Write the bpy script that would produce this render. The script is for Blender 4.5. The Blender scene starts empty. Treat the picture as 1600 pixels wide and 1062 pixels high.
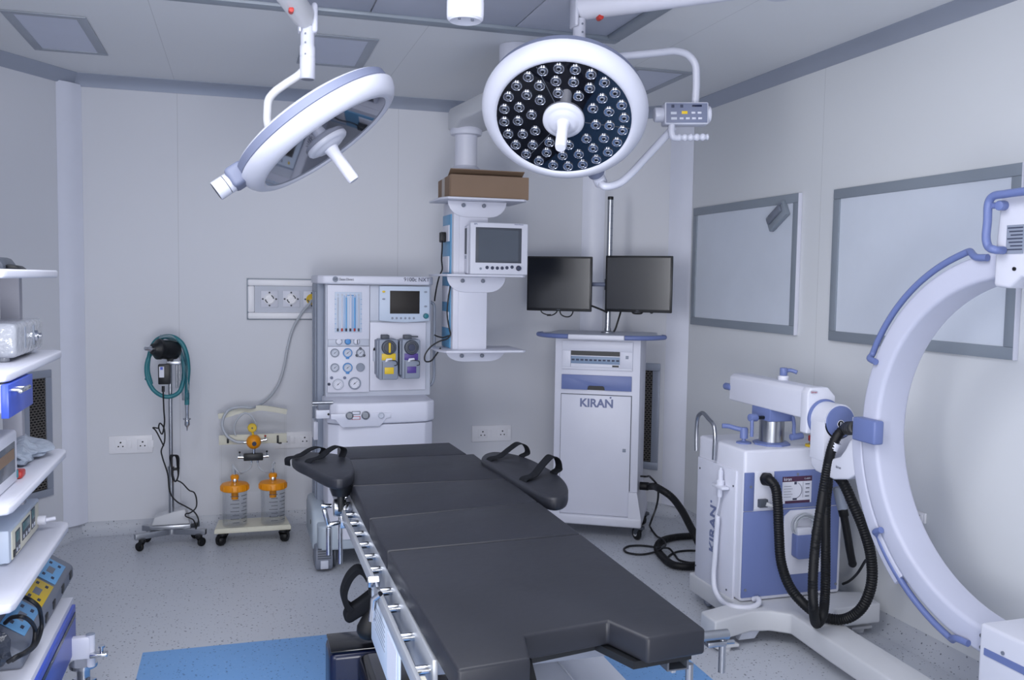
import bpy, bmesh, math, random
from mathutils import Vector, Matrix
random.seed(7)
PI = math.pi
sc = bpy.context.scene
COL = sc.collection

# ------------------------------------------------------------------ camera
CAM = Vector((0.0, 0.0, 1.5538))
FPX = 1406.96
YAW, PITCH, ROLL = 0.294643, -0.0664085, 0.0153944
fwd = Vector((math.sin(YAW)*math.cos(PITCH), math.cos(YAW)*math.cos(PITCH), math.sin(PITCH)))
rt0 = Vector((math.cos(YAW), -math.sin(YAW), 0))
up0 = rt0.cross(fwd)
RT = math.cos(ROLL)*rt0 + math.sin(ROLL)*up0
UP = -math.sin(ROLL)*rt0 + math.cos(ROLL)*up0
cam = bpy.data.cameras.new('camera')
cam.sensor_width = 36.0
cam.lens = 36.0*FPX/1600.0
cam.clip_start = 0.05
camo = bpy.data.objects.new('camera', cam)
COL.objects.link(camo)
Mc = Matrix((RT, UP, -fwd)).transposed().to_4x4()
Mc.translation = CAM
camo.matrix_world = Mc
sc.camera = camo


def ray(x, y):
    return RT*((x-800)/FPX) + UP*((531-y)/FPX) + fwd


def at(x, y, X=None, Y=None, Z=None, P=None, N=None):
    """measured position of a photographed point on a known plane"""
    d = ray(x, y)
    if X is not None:
        t = (X-CAM.x)/d.x
    elif Y is not None:
        t = (Y-CAM.y)/d.y
    elif Z is not None:
        t = (Z-CAM.z)/d.z
    else:
        n = Vector(N)
        t = n.dot(Vector(P)-CAM)/n.dot(d)
    return CAM + d*t


# ------------------------------------------------------------------ materials
def srgb(h):
    h = h.lstrip('#')
    v = [int(h[i:i+2], 16)/255 for i in (0, 2, 4)]
    return tuple((c/12.92 if c <= .04045 else ((c+.055)/1.055)**2.4) for c in v)


def mat(name, col, rough=.5, metal=0., bump=0., bscale=60., var=.04, vscale=6., coat=0., trans=0., ior=1.45, spec=.5, alpha=1.):
    m = bpy.data.materials.new(name)
    m.use_nodes = True
    nt = m.node_tree
    b = nt.nodes['Principled BSDF']
    c = srgb(col) if isinstance(col, str) else col
    b.inputs['Base Color'].default_value = (*c, 1)
    b.inputs['Roughness'].default_value = rough
    b.inputs['Metallic'].default_value = metal
    b.inputs['IOR'].default_value = ior
    b.inputs['Specular IOR Level'].default_value = spec
    b.inputs['Coat Weight'].default_value = coat
    b.inputs['Transmission Weight'].default_value = trans
    b.inputs['Alpha'].default_value = alpha
    tc = nt.nodes.new('ShaderNodeTexCoord')
    if var:
        n = nt.nodes.new('ShaderNodeTexNoise')
        n.inputs['Scale'].default_value = vscale
        n.inputs['Detail'].default_value = 4
        nt.links.new(tc.outputs['Object'], n.inputs['Vector'])
        mx = nt.nodes.new('ShaderNodeMix')
        mx.data_type = 'RGBA'
        nt.links.new(n.outputs['Fac'], mx.inputs['Factor'])
        mx.inputs['A'].default_value = (*[x*(1-var) for x in c], 1)
        mx.inputs['B'].default_value = (*[min(1, x*(1+var)) for x in c], 1)
        nt.links.new(mx.outputs['Result'], b.inputs['Base Color'])
    if bump:
        n2 = nt.nodes.new('ShaderNodeTexNoise')
        n2.inputs['Scale'].default_value = bscale
        n2.inputs['Detail'].default_value = 3
        nt.links.new(tc.outputs['Object'], n2.inputs['Vector'])
        bp = nt.nodes.new('ShaderNodeBump')
        bp.inputs['Strength'].default_value = bump
        bp.inputs['Distance'].default_value = .01
        nt.links.new(n2.outputs['Fac'], bp.inputs['Height'])
        nt.links.new(bp.outputs['Normal'], b.inputs['Normal'])
    return m


def panel_mat(name, col, axis, first, step, width=.0035):
    """wall or ceiling panels with thin joints every `step` metres"""
    m = mat(name, col, .55, var=.012, vscale=1.5)
    nt = m.node_tree
    b = nt.nodes['Principled BSDF']
    src = b.inputs['Base Color'].links[0].from_socket
    g = nt.nodes.new('ShaderNodeNewGeometry')
    s = nt.nodes.new('ShaderNodeSeparateXYZ')
    nt.links.new(g.outputs['Position'], s.inputs[0])
    a = nt.nodes.new('ShaderNodeMath'); a.operation = 'SUBTRACT'
    nt.links.new(s.outputs['XYZ'.index(axis)], a.inputs[0]); a.inputs[1].default_value = first-width/2
    w = nt.nodes.new('ShaderNodeMath'); w.operation = 'FLOORED_MODULO'
    nt.links.new(a.outputs[0], w.inputs[0]); w.inputs[1].default_value = step
    l = nt.nodes.new('ShaderNodeMath'); l.operation = 'LESS_THAN'
    nt.links.new(w.outputs[0], l.inputs[0]); l.inputs[1].default_value = width
    mx = nt.nodes.new('ShaderNodeMix'); mx.data_type = 'RGBA'
    nt.links.new(l.outputs[0], mx.inputs['Factor'])
    nt.links.new(src, mx.inputs['A'])
    c = srgb(col)
    mx.inputs['B'].default_value = (*[x*.8 for x in c], 1)
    nt.links.new(mx.outputs['Result'], b.inputs['Base Color'])
    return m


def speckle_mat(name, base, dark, light, rough=.38):
    m = mat(name, base, rough, var=.05, vscale=3)
    nt = m.node_tree
    b = nt.nodes['Principled BSDF']
    cur = b.inputs['Base Color'].links[0].from_socket
    tc = nt.nodes.new('ShaderNodeTexCoord')
    for scale, th, c, f in ((46, .115, dark, .8), (70, .12, dark, .6), (55, .13, light, .5)):
        v = nt.nodes.new('ShaderNodeTexVoronoi')
        v.inputs['Scale'].default_value = scale
        mp = nt.nodes.new('ShaderNodeMapping')
        mp.inputs['Location'].default_value = (scale*.37, scale*.11, scale*.7)
        nt.links.new(tc.outputs['Object'], mp.inputs['Vector'])
        nt.links.new(mp.outputs[0], v.inputs['Vector'])
        l = nt.nodes.new('ShaderNodeMath'); l.operation = 'LESS_THAN'
        nt.links.new(v.outputs['Distance'], l.inputs[0]); l.inputs[1].default_value = th*1.6
        s = nt.nodes.new('ShaderNodeSeparateColor')
        nt.links.new(v.outputs['Color'], s.inputs[0])
        l2 = nt.nodes.new('ShaderNodeMath'); l2.operation = 'GREATER_THAN'
        nt.links.new(s.outputs[0], l2.inputs[0]); l2.inputs[1].default_value = .45
        k = nt.nodes.new('ShaderNodeMath'); k.operation = 'MULTIPLY'
        nt.links.new(l.outputs[0], k.inputs[0]); nt.links.new(l2.outputs[0], k.inputs[1])
        k2 = nt.nodes.new('ShaderNodeMath'); k2.operation = 'MULTIPLY'
        nt.links.new(k.outputs[0], k2.inputs[0]); k2.inputs[1].default_value = f
        mx = nt.nodes.new('ShaderNodeMix'); mx.data_type = 'RGBA'
        nt.links.new(k2.outputs[0], mx.inputs['Factor'])
        nt.links.new(cur, mx.inputs['A'])
        mx.inputs['B'].default_value = (*srgb(c), 1)
        cur = mx.outputs['Result']
    nt.links.new(cur, b.inputs['Base Color'])
    return m


def clear_mat(name, tint, gloss):
    """thin clear plastic: passes light with a slight tint and reflects a little"""
    m = bpy.data.materials.new(name)
    m.use_nodes = True
    nt = m.node_tree
    nt.nodes.remove(nt.nodes['Principled BSDF'])
    out = nt.nodes['Material Output']
    t = nt.nodes.new('ShaderNodeBsdfTransparent')
    t.inputs[0].default_value = (*tint, 1)
    g = nt.nodes.new('ShaderNodeBsdfGlossy')
    g.inputs['Roughness'].default_value = .08
    fr = nt.nodes.new('ShaderNodeLayerWeight')
    fr.inputs['Blend'].default_value = gloss
    mx = nt.nodes.new('ShaderNodeMixShader')
    nt.links.new(fr.outputs['Facing'], mx.inputs[0])
    nt.links.new(t.outputs[0], mx.inputs[1])
    nt.links.new(g.outputs[0], mx.inputs[2])
    nt.links.new(mx.outputs[0], out.inputs[0])
    return m


M = {}
M['wall'] = panel_mat('wall_panel', '#DADCE3', 'X', -.348, 1.3265)
M['wallr'] = panel_mat('wall_panel_right', '#DADDE1', 'Y', 1.30, 2.62)
M['ceil'] = panel_mat('ceiling_panel', '#E4E6E9', 'X', -.36, 1.19)
M['alu'] = mat('coving_aluminium', '#A4ABBA', .42, .35)
M['cover'] = mat('corner_cover', '#E4E7F4', .35)
M['floor'] = speckle_mat('grey_vinyl', '#BFC3CC', '#4A505E', '#B9BFCC')
M['inlay'] = speckle_mat('blue_vinyl', '#6FA0D6', '#385E90', '#86ADDB')
M['white'] = mat('white_paint', '#D2D4E1', .38)
M['white2'] = mat('white_plastic', '#D4D6E2', .35)
M['lampwhite'] = mat('lamp_white', '#C3C6D4', .3)
M['ringwhite'] = mat('ring_white', '#BFC2D4', .4)
M['warmwhite'] = mat('warm_white_metal', '#C8CACF', .4)
M['paleblue'] = mat('pale_blue_white', '#BECADC', .4)
M['offgrey'] = mat('pale_grey_paint', '#BEC3D0', .42)
M['grey'] = mat('grey_plastic', '#8890A0', .45)
M['midgrey'] = mat('mid_grey_paint', '#747A88', .45)
M['dgrey'] = mat('dark_grey_plastic', '#4A4F59', .5)
M['frame'] = mat('board_frame_aluminium', '#8C95A0', .4, .1)
M['board'] = mat('board_surface', '#D3DAE6', .4)
M['blue'] = mat('slate_blue_paint', '#6977A8', .4)
M['blue2'] = mat('lamp_band_grey_blue', '#6F768E', .45)
M['cobalt'] = mat('cobalt_blue_laminate', '#3A55BE', .3)
M['cobaltlight'] = mat('cobalt_edge', '#4E74DA', .3)
M['teal'] = mat('teal_hose', '#2B7680', .35)
M['sky'] = mat('service_strip_blue', '#5E9CC6', .4)
M['black'] = mat('black_plastic', '#14161A', .4)
M['rubber'] = mat('black_rubber', '#121316', .5, spec=.35)
M['pad'] = mat('black_pad_leatherette', '#1E2028', .48, bump=.25, bscale=9, var=.22, vscale=4)
M['strap'] = mat('black_webbing', '#15171C', .75, spec=.15)
M['navy'] = mat('navy_cover', '#121A38', .25)
M['gloss'] = mat('black_gloss', '#0B0C12', .12)
M['chrome'] = mat('chrome', '#C9CCD2', .14, 1.)
M['steel'] = mat('brushed_steel', '#A9ACB2', .3, 1., var=.06, vscale=30)
M['recorder'] = mat('recorder_blue_grey', '#7F93AE', .4)
M['post'] = mat('grey_post', '#9C9DA8', .45)
M['plate'] = mat('socket_white', '#F0F0F5', .35)
M['basegrey'] = mat('base_blue_grey', '#A7B2BE', .4)
M['railsteel'] = mat('rail_steel', '#A6AAB2', .36, .45, var=.03, vscale=20)
M['screen'] = mat('dark_screen', '#1E2128', .18)
M['screen2'] = mat('grey_screen', '#545B66', .25)
M['screenm'] = mat('amber_dark_screen', '#1A1512', .55, var=.5, vscale=14)
M['face'] = mat('lamp_dark_glass', '#0B0E18', .03, ior=1.9, spec=.9, var=0)
M['mirror'] = mat('lamp_mirror_glass', '#5A6070', .03, .85, var=0)
M['lens'] = mat('lens_bowl', '#C7CBD6', .12, .95, var=0)
M['lensdark'] = mat('lens_core', '#15171D', .2, var=0)
M['card'] = mat('cardboard', '#86705E', .8, var=.07)
M['tape'] = mat('clear_tape', '#A39A92', .35)
M['yellow'] = mat('yellow_plastic', '#DDBB2C', .4)
M['orange'] = mat('orange_plastic', '#E8940F', .35)
M['purple'] = mat('purple_plastic', '#4F3C88', .4)
M['red'] = mat('red_plastic', '#B0322C', .4)
M['maroon'] = mat('maroon_print', '#4A2B45', .5)
M['tealknob'] = mat('teal_knob', '#1D6E7A', .4)
M['gaugeblue'] = mat('gauge_blue', '#4E8CC8', .4)
M['cream'] = mat('cream_metal', '#D6D4C4', .45)
M['ink'] = mat('print_ink', '#3A4056', .6)
M['inkblue'] = mat('blue_lettering', '#6D769A', .45)
M['inkred'] = mat('red_lettering', '#9A2A44', .45)
M['hosegrey'] = mat('grey_tubing', '#B5BAC2', .35)
M['cable'] = mat('black_cable', '#17181C', .5)
M['mesh_dark'] = mat('grille_cavity', '#17171A', .8)
M['grille'] = mat('grille_bars', '#6E6A66', .5, .3)
M['diff'] = mat('light_diffuser', '#CDD2E2', .5)
M['diff2'] = mat('airflow_diffuser', '#BCC1D0', .55)
M['lframe'] = mat('ceiling_light_frame', '#A4AAB4', .45, .2)
M['jar'] = clear_mat('clear_jar', (.985, .99, .995), .10)
M['acrylic'] = clear_mat('clear_acrylic', (.985, .985, .98), .08)
M['film'] = clear_mat('clear_plastic_film', (.93, .94, .96), .35)
M['filmwhite'] = mat('crinkled_plastic_wrap', '#A9ADB6', .16, var=.15, vscale=25, bump=.9, bscale=28, coat=.4)
M['lcd'] = mat('teal_display', '#3E6A70', .3)
M['skyb'] = mat('panel_light_blue', '#6FA9DA', .45)


# ------------------------------------------------------------------ mesh builder
class MB:
    def __init__(self, T=None):
        self.bm = bmesh.new()
        self.T = T.copy() if T is not None else Matrix.Identity(4)

    def _merge(self, b, m=0, T=None):
        t = self.T @ T if T is not None else self.T
        vm = {}
        for v in b.verts:
            vm[v] = self.bm.verts.new(t @ v.co)
        for f in b.faces:
            try:
                nf = self.bm.faces.new([vm[v] for v in f.verts])
                nf.material_index = m
            except ValueError:
                pass
        b.free()

    def box(self, lo, hi, bev=0., seg=2, m=0, T=None):
        b = bmesh.new()
        bmesh.ops.create_cube(b, size=1)
        lo, hi = Vector(lo), Vector(hi)
        for v in b.verts:
            v.co = Vector([lo[i] + (v.co[i]+.5)*(hi[i]-lo[i]) for i in range(3)])
        if bev > 0:
            bev = min(bev, .49*min(abs(hi[i]-lo[i]) for i in range(3)))
            bmesh.ops.bevel(b, geom=b.edges[:], offset=bev, segments=seg, affect='EDGES', profile=.5)
        bmesh.ops.recalc_face_normals(b, faces=b.faces[:])
        self._merge(b, m, T)
        return self

    def cyl(self, p0, p1, r0, r1=None, n=24, m=0, bev=0., cap=True):
        p0, p1 = Vector(p0), Vector(p1)
        r1 = r0 if r1 is None else r1
        h = (p1-p0).length
        if bev > 0:
            prof = [(r0-bev, 0), (r0-bev*.3, bev*.3), (r0, bev), (r1, h-bev), (r1-bev*.3, h-bev*.3), (r1-bev, h)]
        else:
            prof = [(r0, 0), (r1, h)]
        return self.lathe(prof, p0, p1-p0, n, m, cap)

    def lathe(self, prof, o, axis, n=32, m=0, cap=True):
        o = Vector(o)
        w = Vector(axis).normalized()
        u = w.orthogonal().normalized()
        v = w.cross(u)
        b = bmesh.new()
        rings = []
        for r, h in prof:
            if r < 1e-6:
                rings.append([b.verts.new(o+w*h)])
            else:
                rings.append([b.verts.new(o+w*h+(u*math.cos(2*PI*i/n)+v*math.sin(2*PI*i/n))*r) for i in range(n)])
        for a, c in zip(rings, rings[1:]):
            if len(a) == 1 and len(c) == 1:
                continue
            for i in range(n):
                j = (i+1) % n
                if len(a) == 1:
                    b.faces.new((a[0], c[j], c[i]))
                elif len(c) == 1:
                    b.faces.new((a[i], a[j], c[0]))
                else:
                    b.faces.new((a[i], a[j], c[j], c[i]))
        if cap:
            if len(rings[0]) > 1:
                b.faces.new(list(reversed(rings[0])))
            if len(rings[-1]) > 1:
                b.faces.new(rings[-1])
        self._merge(b, m)
        return self

    def sphere(self, c, r, m=0, sc_=(1, 1, 1), n=20):
        b = bmesh.new()
        bmesh.ops.create_uvsphere(b, u_segments=n, v_segments=n//2, radius=1)
        for v in b.verts:
            v.co = Vector(c)+Vector((v.co.x*r*sc_[0], v.co.y*r*sc_[1], v.co.z*r*sc_[2]))
        self._merge(b, m)
        return self

    def prism(self, poly, o, u, v, w, depth, m=0, bev=0., seg=2):
        """polygon in (u,v) from o, extruded along w"""
        o, u, v, w = Vector(o), Vector(u).normalized(), Vector(v).normalized(), Vector(w).normalized()
        b = bmesh.new()
        lo = [b.verts.new(o+u*p[0]+v*p[1]) for p in poly]
        hi = [b.verts.new(o+u*p[0]+v*p[1]+w*depth) for p in poly]
        b.faces.new(lo)
        b.faces.new(list(reversed(hi)))
        n = len(poly)
        for i in range(n):
            j = (i+1) % n
            b.faces.new((lo[j], lo[i], hi[i], hi[j]))
        bmesh.ops.recalc_face_normals(b, faces=b.faces[:])
        if bev > 0:
            ed = [e for e in b.edges if e.calc_face_angle(0) > .6]
            bmesh.ops.bevel(b, geom=ed, offset=bev, segments=seg, affect='EDGES', profile=.5)
        self._merge(b, m)
        return self

    def quad(self, a, b_, c, d, m=0):
        b = bmesh.new()
        b.faces.new([b.verts.new(Vector(p)) for p in (a, b_, c, d)])
        self._merge(b, m)
        return self

    def sweep(self, pts, sect, m=0, closed=False, up=None, cap=True):
        """sweep a closed 2-D section (list of (a,b)) along points with parallel frames"""
        pts = [Vector(p) for p in pts]
        n = len(pts)
        b = bmesh.new()
        rings = []
        prev = None
        for i, p in enumerate(pts):
            if closed:
                t = pts[(i+1) % n]-pts[i-1]
            else:
                t = pts[min(i+1, n-1)]-pts[max(i-1, 0)]
            if t.length < 1e-9:
                t = Vector((0, 0, 1))
            t.normalize()
            if up is not None:
                a = Vector(up)
            else:
                a = prev if prev is not None else t.orthogonal()
            a = a-t*a.dot(t)
            if a.length < 1e-6:
                a = t.orthogonal()
            a.normalize()
            prev = a
            c = t.cross(a)
            s = sect(i/(max(n-1, 1))) if callable(sect) else sect
            rings.append([b.verts.new(p+a*q[0]+c*q[1]) for q in s])
        k = len(rings[0])
        rr = list(zip(rings, rings[1:]))
        if closed:
            rr.append((rings[-1], rings[0]))
        for A, B in rr:
            for i in range(k):
                j = (i+1) % k
                b.faces.new((A[i], A[j], B[j], B[i]))
        if cap and not closed:
            b.faces.new(list(reversed(rings[0])))
            b.faces.new(rings[-1])
        bmesh.ops.recalc_face_normals(b, faces=b.faces[:])
        self._merge(b, m)
        return self

    def tube(self, pts, r, n=10, m=0, sub=8, smooth=True, ribs=0., closed=False):
        P = curve(pts, sub, closed) if smooth and len(pts) > 2 else [Vector(p) for p in pts]
        if ribs:
            P = resample(P, ribs/2)
            cnt = [0]
            N = len(P)

            def S(t):
                i = round(t*(N-1))
                q = r if i % 2 else r*.9
                return [(q*math.cos(2*PI*k/n), q*math.sin(2*PI*k/n)) for k in range(n)]
            return self.sweep(P, S, m)
        return self.sweep(P, [(r*math.cos(2*PI*k/n), r*math.sin(2*PI*k/n)) for k in range(n)], m, closed)

    def ribbon(self, pts, w, t, up, m=0, sub=8):
        return self.sweep(curve(pts, sub), [(-w/2, -t/2), (w/2, -t/2), (w/2, t/2), (-w/2, t/2)], m, up=up)

    def build(self, name, mats, parent=None, ang=40):
        me = bpy.data.meshes.new(name)
        bm = self.bm
        bm.normal_update()
        xs = [v.co for v in bm.verts]
        lo = Vector([min(c[i] for c in xs) for i in range(3)])
        hi = Vector([max(c[i] for c in xs) for i in range(3)])
        o = (lo+hi)/2
        if parent is None:
            o.z = lo.z
        for v in bm.verts:
            v.co -= o
        bm.to_mesh(me)
        bm.free()
        for f in me.polygons:
            f.use_smooth = True
        me.set_sharp_from_angle(angle=math.radians(ang))
        if not isinstance(mats, (list, tuple)):
            mats = [mats]
        for k in mats:
            me.materials.append(M[k] if isinstance(k, str) else k)
        ob = bpy.data.objects.new(name, me)
        COL.objects.link(ob)
        ob['_o'] = list(o)
        if parent is not None:
            ob.parent = parent
            ob.location = o-Vector(parent['_o'])
        else:
            ob.location = o
        return ob


def curve(pts, sub=8, closed=False):
    P = [Vector(p) for p in pts]
    n = len(P)
    if n < 3:
        return P
    out = []
    rng = range(n) if closed else range(n-1)
    for i in rng:
        if closed:
            p0, p1, p2, p3 = P[i-1], P[i], P[(i+1) % n], P[(i+2) % n]
        else:
            p1, p2 = P[i], P[i+1]
            p0 = P[i-1] if i > 0 else p1*2-p2
            p3 = P[i+2] if i+2 < n else p2*2-p1
        # centripetal style tangents keep long and short spans tidy
        d1 = max((p1-p0).length, 1e-6)**.5
        d2 = max((p2-p1).length, 1e-6)**.5
        d3 = max((p3-p2).length, 1e-6)**.5
        m1 = (p2-p1) + ((p1-p0)/d1 - (p2-p0)/(d1+d2))*d2
        m2 = (p2-p1) + ((p3-p2)/d3 - (p3-p1)/(d2+d3))*d2
        for k in range(sub):
            t = k/sub
            out.append(p1*(2*t**3-3*t**2+1)+m1*(t**3-2*t**2+t)+p2*(-2*t**3+3*t**2)+m2*(t**3-t**2))
    if not closed:
        out.append(P[-1])
    return out


def resample(P, step):
    out = [P[0]]
    acc = 0
    for a, b in zip(P, P[1:]):
        L = (b-a).length
        if L < 1e-9:
            continue
        s = step-acc
        while s <= L:
            out.append(a+(b-a)*(s/L))
            s += step
        acc = (acc+L) % step
    return out


def arc(c, r, a0, a1, u, v, n=24):
    c, u, v = Vector(c), Vector(u), Vector(v)
    return [c+(u*math.cos(math.radians(a0+(a1-a0)*i/n))+v*math.sin(math.radians(a0+(a1-a0)*i/n)))*r for i in range(n+1)]


def thing(name, loc, label, cat, group=None):
    o = bpy.data.objects.new(name, None)
    o.empty_display_size = .1
    COL.objects.link(o)
    o.location = loc
    o['_o'] = list(loc)
    return tag(o, label, cat, group)


def tag(o, label=None, cat=None, group=None, kind=None):
    if label: o['label'] = label
    if cat: o['category'] = cat
    if group: o['group'] = group
    if kind: o['kind'] = kind
    return o


def struct(name, mb, mats, ang=40):
    return tag(mb.build(name, mats, None, ang), kind='structure')


FONT = None


def text(name, body, o, u, v, size, material, parent, ext=.0006, align='CENTER', font_scale_x=1., bold=0.):
    """lettering as a real thin mesh; o = centre of the line, u = reading direction, v = up"""
    cu = bpy.data.curves.new(name, 'FONT')
    cu.body = body
    cu.size = size
    cu.align_x = align
    cu.align_y = 'CENTER'
    cu.extrude = ext
    cu.offset = bold
    ob = bpy.data.objects.new(name, cu)
    COL.objects.link(ob)
    dg = bpy.context.evaluated_depsgraph_get()
    me = bpy.data.meshes.new_from_object(ob.evaluated_get(dg))
    bpy.data.objects.remove(ob)
    u, v = Vector(u).normalized(), Vector(v).normalized()
    w = u.cross(v)
    b = bmesh.new()
    b.from_mesh(me)
    bpy.data.meshes.remove(me)
    for q in b.verts:
        q.co = Vector(o)+u*q.co.x*font_scale_x+v*q.co.y+w*(q.co.z+ext)
    mb = MB()
    mb._merge(b)
    return mb.build(name, material, parent)


def T_(loc, rz=0.):
    return Matrix.Translation(Vector(loc)) @ Matrix.Rotation(rz, 4, 'Z')


def caster(parent, p, top, r=.03, w=.022, heading=0., fork='steel', wheel='rubber', name='caster', hub='grey'):
    """swivel caster: p = floor contact, top = height of its mounting plate"""
    T = T_(p, heading)
    f = MB(T)
    off = r*.7
    f.cyl((0, -off, top-.012), (0, -off, top), r*.75, n=16)
    f.cyl((0, -off, 2*r-.002), (0, -off, top-.01), r*.35, n=12)
    for s in (-1, 1):
        f.prism([(-off-r*.5, 2*r+.004), (-off+r*.6, 2*r+.004), (.35*r, r*.9), (-.35*r, r*.9)], (s*(w/2+.004)-.0015, 0, 0), (0, 1, 0), (0, 0, 1), (1, 0, 0), .003)
    f.box((-w/2-.004, -off-r*.5, 2*r+.002), (w/2+.004, -off+r*.6, 2*r+.006))
    fo = f.build(name, fork, parent)
    wb = MB(T)
    wb.lathe([(r*.35, 0), (r*.8, 0), (r, w*.25), (r, w*.75), (r*.8, w), (r*.35, w)], (-w/2, 0, r), (1, 0, 0), 24, 0)
    wb.lathe([(0, -.001), (r*.45, -.001), (r*.45, w+.001), (0, w+.001)], (-w/2, 0, r), (1, 0, 0), 16, 1, cap=False)
    wb.build('wheel', [wheel, hub], fo)
    return fo


def copies(src, locs, parent=None):
    for l in locs:
        c = src.copy()
        COL.objects.link(c)
        c.parent = src.parent
        c.location = l
# ================================================================== ROOM SHELL
H = 2.7
YB, XR, XL, YF = 5.79, 2.80, -1.30, -1.75
ROOM = [Vector((XL, YF)), Vector((XR, YF)), Vector((XR, 5.31)), Vector((2.32, YB)), Vector((-.907, YB)), Vector((XL, 5.225))]


def offset_poly(d):
    """room outline moved inwards by d (outwards when negative)"""
    out = []
    n = len(ROOM)
    for i in range(n):
        a, b, c = ROOM[i-1], ROOM[i], ROOM[(i+1) % n]
        d1, d2 = (b-a).normalized(), (c-b).normalized()
        n1, n2 = Vector((-d1.y, d1.x)), Vector((-d2.y, d2.x))
        k = (n1+n2).normalized()
        out.append(b+k*(d/max(.2, k.dot(n1))))
    return out


def wall_strip(mb, i, prof, m=0):
    """closed profile of (offset into room, z) run along wall i with mitred ends"""
    n = len(ROOM)
    A = [offset_poly(p[0])[i] for p in prof]
    B = [offset_poly(p[0])[(i+1) % n] for p in prof]
    b = bmesh.new()
    va = [b.verts.new((a.x, a.y, p[1])) for a, p in zip(A, prof)]
    vb = [b.verts.new((a.x, a.y, p[1])) for a, p in zip(B, prof)]
    k = len(prof)
    for q in range(k):
        r = (q+1) % k
        b.faces.new((va[q], va[r], vb[r], vb[q]))
    b.faces.new(va)
    b.faces.new(list(reversed(vb)))
    bmesh.ops.recalc_face_normals(b, faces=b.faces[:])
    mb._merge(b, m)


names = ['front', 'right', 'back_right', 'back', 'back_left', 'left']
for i, nme in enumerate(names):
    mb = MB()
    wall_strip(mb, i, [(0, -.02), (0, H+.02), (-.1, H+.02), (-.1, -.02)])
    struct('wall_'+nme, mb, 'wallr' if nme == 'right' else 'wall')
    # floor vinyl turned up the wall as a coved skirting
    mb = MB()
    r = .07
    cv = [(r-r*math.sin(math.radians(a)), r-r*math.cos(math.radians(a))) for a in range(0, 91, 15)]
    wall_strip(mb, i, [(x+.001, z+.0005) for x, z in cv]+[(.0005, .075), (-.0005, .075), (-.0005, 0.0003)])
    struct('baseboard_'+nme, mb, 'floor')
    mb = MB()
    r = .055
    cv = [(r-r*math.sin(math.radians(a))+.0, H-.065+r*1.15*(math.cos(math.radians(a))*-1+1)*1.0) for a in range(90, -1, -15)]
    prof = [(.0, H-.070), (.004, H-.070), (.014, H-.045), (.032, H-.018), (.052, H-.003), (.052, H+.0), (0, H)]
    wall_strip(mb, i, prof)
    struct('trim_%d' % (i+1), mb, 'alu')

# corner covers (rounded aluminium strips down the four visible corners)
for k, (a, b, c) in enumerate([((-.9835, 5.6785), (-.918, 5.725), (-.868, 5.7885)), ((2.243, 5.7885), (2.308, 5.747), (2.383, 5.7255)), ((2.705, 5.4035), (2.744, 5.328), (2.7985, 5.265))]):
    mb = MB()
    P = curve([Vector((*a, 0)), Vector((*b, 0)), Vector((*c, 0))], 6)
    poly = [(p.x, p.y) for p in P]
    cm = sum((Vector(p) for p in poly), Vector((0, 0)))/len(poly)
    # outer side pushed back to the corner behind
    corner = [ROOM[4], ROOM[3], ROOM[2]][k]
    poly = poly+[(corner.x+(corner.x-cm.x)*.02, corner.y+(corner.y-cm.y)*.02)]
    mb.prism(poly, (0, 0, .074), (1, 0, 0), (0, 1, 0), (0, 0, 1), H-.06-.074)
    struct('trim_%d' % (7+k), mb, 'cover')

mb = MB()
IX0, IX1, IY0, IY1 = -.387, 1.775, .9, 3.895
xs, ys = [XL-.1, IX0, IX1, XR+.1], [YF-.1, IY0, IY1, YB+.1]
for i in range(3):
    for j in range(3):
        mb.box((xs[i], ys[j], -.06), (xs[i+1], ys[j+1], 0), m=1 if i == j == 1 else 0)
struct('floor', mb, ['floor', 'inlay'])
mb = MB()
mb.box((XL-.1, YF-.1, H), (XR+.1, YB+.1, H+.06))
struct('ceiling', mb, 'ceil')

# ------------------------------------------------------------------ ceiling light panels


def ceiling_light(x0, x1, y0, y1, label, fw=.045):
    t = thing('ceiling_light', ((x0+x1)/2, (y0+y1)/2, H), label, 'light', 'ceiling light panels')
    f = MB()
    z0, z1 = H-.006, H-.0005
    f.box((x0, y0, z0), (x1, y0+fw, z1), .002)
    f.box((x0, y1-fw, z0), (x1, y1, z1), .002)
    f.box((x0, y0+fw, z0), (x0+fw, y1-fw, z1), .002)
    f.box((x1-fw, y0+fw, z0), (x1, y1-fw, z1), .002)
    f.build('light_frame', 'lframe', t)
    d = MB()
    d.box((x0+fw, y0+fw, H-.003), (x1-fw, y1-fw, H-.001))
    d.build('diffuser', 'diff', t)


ceiling_light(-1.0, -.652, 4.50, 5.228, 'square flush ceiling light panel in the far left corner, nearest the left wall')
ceiling_light(.30, .650, 4.42, 5.05, 'flush ceiling light panel behind the tilted left surgical lamp')
ceiling_light(2.03, 2.385, 4.50, 5.12, 'flush ceiling light panel behind the curved arm at right of the round lamp')

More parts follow.
